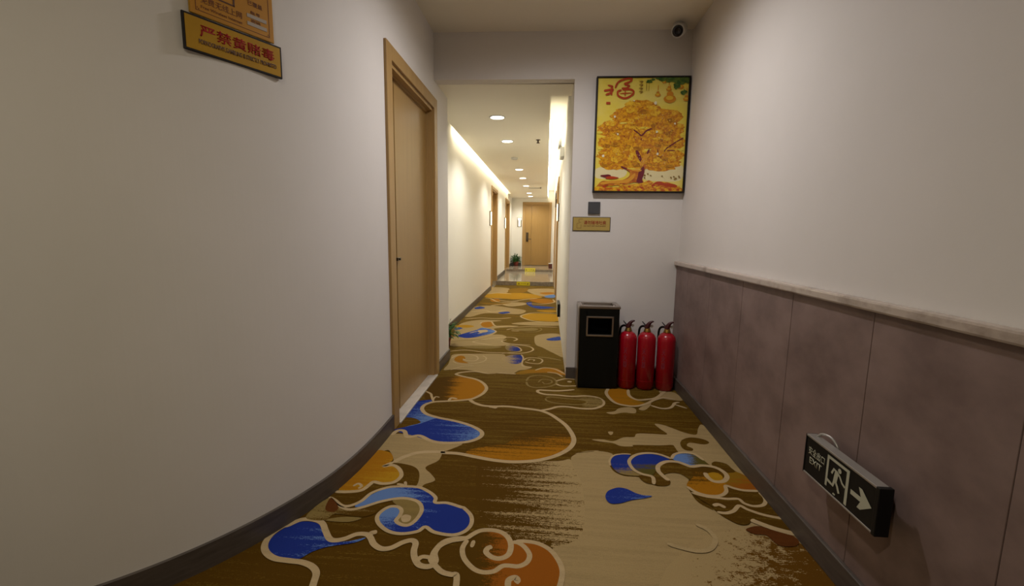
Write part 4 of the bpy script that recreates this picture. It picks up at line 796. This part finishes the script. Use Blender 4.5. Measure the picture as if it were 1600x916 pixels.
for P in ([(.112, .020), (.121, .020), (.121, .110), (.200, .110), (.200, .012), (.211, .012), (.211, .119), (.112, .119)],
          [(.222, .058), (.262, .058), (.251, .036), (.264, .036), (.303, .066), (.264, .096), (.251, .096), (.262, .072), (.222, .072)],
          [(.150, .012), (.160, .012), (.163, .017), (.153, .018)]):
    poly(bm, P, lambda x, z: Vector((x, yb, z)))
for k_, (P, w_) in enumerate((([(.160, .086), (.157, .068), (.155, .052)], .016), ([(.163, .086), (.146, .089), (.1375, .071)], .0075), ([(.162, .086), (.174, .080), (.186, .066), (.199, .061)], .007), ([(.153, .056), (.148, .038), (.134, .040), (.119, .043)], .009), ([(.158, .056), (.168, .045), (.177, .029)], .009))):
    strip(bm, P, w_, lambda x, z, k_=k_: Vector((x, yb - .0001 * (k_ + 1), z)), taper=False)
poly(bm, [(.172 + .0075 * math.cos(a * .5236), .0965 + .0075 * math.sin(a * .5236)) for a in range(12)], lambda x, z: Vector((x, yb - .0008, z)))
obj('running_man_print', bm, M['glow'], ex, smooth=None)

# second low exit sign on the corridor wall, seen edge-on
e2 = empty('exit_sign', (hallx(5.0) - .034, 5.22, .16), -math.pi / 2, 'thin black exit sign seen edge-on, low on the corridor right wall', 'exit sign')
bm = bmesh.new(); box(bm, (0, 0, 0), (.33, .030, .145), .004); obj('sign_panel', bm, M['black'], e2)
bm = bmesh.new(); box(bm, (.012, -.0012, .012), (.318, 0, .133)); obj('sign_face', bm, M['glow'], e2)
bm = bmesh.new(); box(bm, (.14, .029, .05), (.19, .0345, .10)); obj('wall_bracket', bm, M['greysteel'], e2)

# ------------------------------------------------------------ security camera
cc = empty('security_camera', (.835, 3.17, CZ), 0, 'small white bullet security camera with black lens, under the ceiling corner', 'security camera')
bm = bmesh.new(); lathe(bm, [(.034, 0), (.034, -.010), (.028, -.014), (.012, -.016), (.011, -.034)], 24); obj('mount', bm, M['white'], cc, True)
dirv = Vector((-1.55, -3.0, -1.75)).normalized(); q = dirv.to_track_quat('Z', 'Y').to_matrix().to_4x4()
bm = bmesh.new(); lathe(bm, [(.034, -.05), (.041, -.044), (.042, .05), (.040, .058), (.034, .058)], 28)
for v in bm.verts: v.co = q @ v.co + Vector((.0, -.03, -.052))
obj('housing', bm, M['white'], cc, True)
bm = bmesh.new(); lathe(bm, [(.034, .050), (.034, .0605), (.030, .063), (.012, .064), (.010, .0625)], 28)
for v in bm.verts: v.co = q @ v.co + Vector((.0, -.03, -.052))
obj('lens', bm, M['led_red'], cc, True)

# ------------------------------------------------------------ corridor fittings
tw = empty('emergency_light', (hallx(5.3) - .001, 5.35, 1.955), -math.pi / 2, 'white twin-head emergency light high on the corridor right wall', 'emergency light')
bm = bmesh.new(); box(bm, (0, -.045, 0), (.24, 0, .11), .006); obj('battery_box', bm, M['white'], tw)
for px_, a in ((.05, -.15), (.19, .15)):
    bm = bmesh.new(); lathe(bm, [(.020, .025), (.040, .018), (.046, 0), (.046, -.012)], 20, axis='Y', cap=True)
    for v in bm.verts: v.co += Vector((px_, -.055, .16))
    hd_ = obj('lamp_head', bm, M['white'], tw, True)
    bm = bmesh.new(); lathe(bm, [(.042, -.0125), (.040, -.016)], 20, axis='Y')
    for v in bm.verts: v.co += Vector((px_, -.055, .16))
    obj('lens', bm, M['plateglow'], hd_, True)
    bm = bmesh.new(); tube(bm, [(px_, -.03, .11), (px_, -.045, .145)], .008); obj('swivel', bm, M['greysteel'], tw)

def plate(loc, rz, label):
    r = empty('number_plate', loc, rz, label, 'door number plate', 'lit number plates beside the doors')
    bm = bmesh.new(); box(bm, (0, 0, 0), (.12, .02, .27), .004); obj('back_plate', bm, M['chrome'], r)
    bm = bmesh.new(); box(bm, (.03, -.012, .012), (.09, .0, .258), .003); box(bm, (.012, -.010, .2), (.108, 0, .258), .003); obj('glowing_panel', bm, M['plateglow'], r)
plate((HX + .020, 8.12, 1.23), math.pi / 2, 'glowing number plate beside the nearer door of the corridor left wall')
plate((HX + .020, 10.95, 1.22), math.pi / 2, 'glowing number plate beside the second door of the corridor left wall')
plate((-.885, FY - .02, 1.31), 0, 'glowing number plate on the far wall, left of the far door')
plate((hallx(6.7) - .02, 6.78, 1.28), -math.pi / 2, 'glowing number plate before the nearer door of the corridor right wall')
r = empty('hanging_sign', (hallx(8.7) - .001, 8.9, 1.60), -math.pi / 2, 'dark sign panel standing out from the corridor right wall beyond the nearer door', 'sign')
bm = bmesh.new(); box(bm, (0, -.03, 0), (.36, -.012, .27), .004); obj('sign_panel', bm, M['chrome'], r)
for e0 in (.05, .27):
    bm = bmesh.new(); box(bm, (e0, -.012, .1), (e0 + .04, 0, .16)); obj('wall_bracket', bm, M['greysteel'], r)

bm = bmesh.new(); lathe(bm, [(.026, 0), (.026, -.004), (.010, -.006), (.009, -.030), (.020, -.033), (.020, -.037)], 16); o = obj('sprinkler_head', bm, M['chrome'], None, True); o.location = (-.124, 5.22, HZ); tag(o, 'small dark sprinkler head on the corridor ceiling near the right cove', 'sprinkler')
bm = bmesh.new(); lathe(bm, [(.050, 0), (.050, -.012), (.040, -.026), (.012, -.030)], 24); o = obj('smoke_detector', bm, M['white'], None, True); o.location = (-.482, 6.4, HZ); tag(o, 'white round smoke detector between the second and third downlights', 'smoke detector')
bm = bmesh.new(); lathe(bm, [(.020, 0), (.020, -.004), (.008, -.006), (.008, -.030), (.016, -.033)], 16); o = obj('sprinkler_head', bm, M['chrome'], None, True); o.location = (-.162, 10.3, HZ); tag(o, 'tiny sprinkler head far down the corridor ceiling', 'sprinkler')
r = empty('ceiling_vent', (-.30, 10.43, HZ), 0, 'thin dark slot vent across the corridor ceiling beside the fifth downlight', 'vent')
bm = bmesh.new(); box(bm, (-.16, -.05, -.008), (.16, .05, 0), .002); obj('vent_frame', bm, M['white'], r); bm = bmesh.new()
for k in range(3): box(bm, (-.14, -.036 + .026 * k, -.0095), (.14, -.020 + .026 * k, -.007))
obj('vent_slot', bm, M['chrome'], r)

def sticker(loc, w_, h_, label, tilt=0):
    r = empty('floor_sticker', loc, 0, label, 'sticker'); r.rotation_euler.x = tilt
    bm = bmesh.new(); box(bm, (0, 0, 0), (w_, .002, h_), .0005); obj('sticker_film', bm, M['sticker'], r)
    text('小心台阶', M['signdark'], r, w_ * .32, h_ * .36, w_ * .42, h_ * .34, y=-.0002)
    for cx in (.17, .84):
        bm = bmesh.new(); poly(bm, [(w_ * (cx - .06), h_ * .32), (w_ * (cx + .06), h_ * .32), (w_ * cx, h_ * .72)], lambda x, z: Vector((x, -.0009, z)))
        obj('warning_triangle', bm, M['signdark'], r, smooth=None)
sticker((-.615, 9.243, .001), .285, .082, 'yellow step warning sticker on the nearer step riser, by the carpet edge')
r_ = sticker((-.565, 11.75, ST1 + .004), .28, .10, 'yellow step warning sticker on the farther step, in front of the far door', -.25)

# plants
def plant(name, loc, pr_, ph_, H_, spread, n, label, seed, lw=.035):
    rr = random.Random(seed); r = empty(name, loc, 0, label, 'potted plant')
    bm = bmesh.new(); lathe(bm, [(pr_ * .72, 0), (pr_ * .8, ph_ * .5), (pr_, ph_ * .88), (pr_ * 1.08, ph_ * .9), (pr_ * 1.08, ph_), (pr_ * .95, ph_), (pr_ * .92, ph_ * .9)], 24); pt = obj('pot', bm, M['pot'], r, True)
    bm = bmesh.new(); lathe(bm, [(pr_ * .93, ph_ * .85), (pr_ * .93, ph_ * .91)], 20); obj('soil', bm, M['soil'], pt)
    bm = bmesh.new()
    for k in range(n):
        a = rr.uniform(0, 2 * math.pi); rad = spread * math.sqrt(rr.random()); top_ = ph_ + (H_ - ph_) * rr.uniform(.1, .9)
        base = Vector((pr_ * .4 * math.cos(a), pr_ * .4 * math.sin(a), ph_ * .9)); tip = Vector((rad * math.cos(a), rad * math.sin(a), top_ * (1.05 - .3 * rad / spread)))
        if tip.z < .03: tip.z = .03
        tube(bm, [base, (base + tip) / 2 + Vector((0, 0, .02)), tip], .0018, 5)
        u = (tip - base); u.z *= .3; u = u.normalized() if u.length > 1e-4 else Vector((1, 0, 0)); v = u.cross(Vector((0, 0, 1))).normalized(); u = (u + Vector((0, 0, rr.uniform(-.7, .5)))).normalized()
        L_ = lw * rr.uniform(1.3, 2.1); W_ = lw * rr.uniform(.4, .6); up = u.cross(v)
        prof = [(0, .15), (.25, .85), (.5, 1), (.78, .6), (1, .03)]
        rows = []
        for t, ww in prof:
            c = tip + u * L_ * t + Vector((0, 0, -L_ * .35 * t * t)); rows.append([bm.verts.new(c + v * W_ * ww + up * -.12 * W_), bm.verts.new(c), bm.verts.new(c - v * W_ * ww + up * -.12 * W_)])
        for A, B in zip(rows, rows[1:]):
            for q in (0, 1): bm.faces.new((A[q], A[q + 1], B[q + 1], B[q]))
    for v in bm.verts: v.co.z = max(v.co.z, .004)
    return r, bm
r, bm = plant('potted_plant', (-.945, 4.06, 0.0035), .055, .09, .28, .10, 80, 'leafy green potted plant tucked in the niche behind the near door wall', 5, .030)
for v in bm.verts:
    v.co.x = max(v.co.x, -.085)
obj('foliage', bm, M['leaf'], r, True)
r, bm = plant('potted_plant', (-.90, 13.06, ST2), .085, .13, .38, .15, 230, 'bushy green plant in a red pot left of the far door', 9, .035); obj('foliage', bm, M['leaf'], r, True)
r = empty('floor_box', (.10, 12.3, ST2), 0, 'small dark red box on the tiled floor against the corridor right wall', 'box')
bm = bmesh.new(); box(bm, (-.03, -.05, 0), (.075, .05, .13), .006); obj('case', bm, M['redbox'], r); bm = bmesh.new(); box(bm, (-.032, -.052, .13), (.077, .052, .15), .006); obj('lid', bm, M['white'], r)
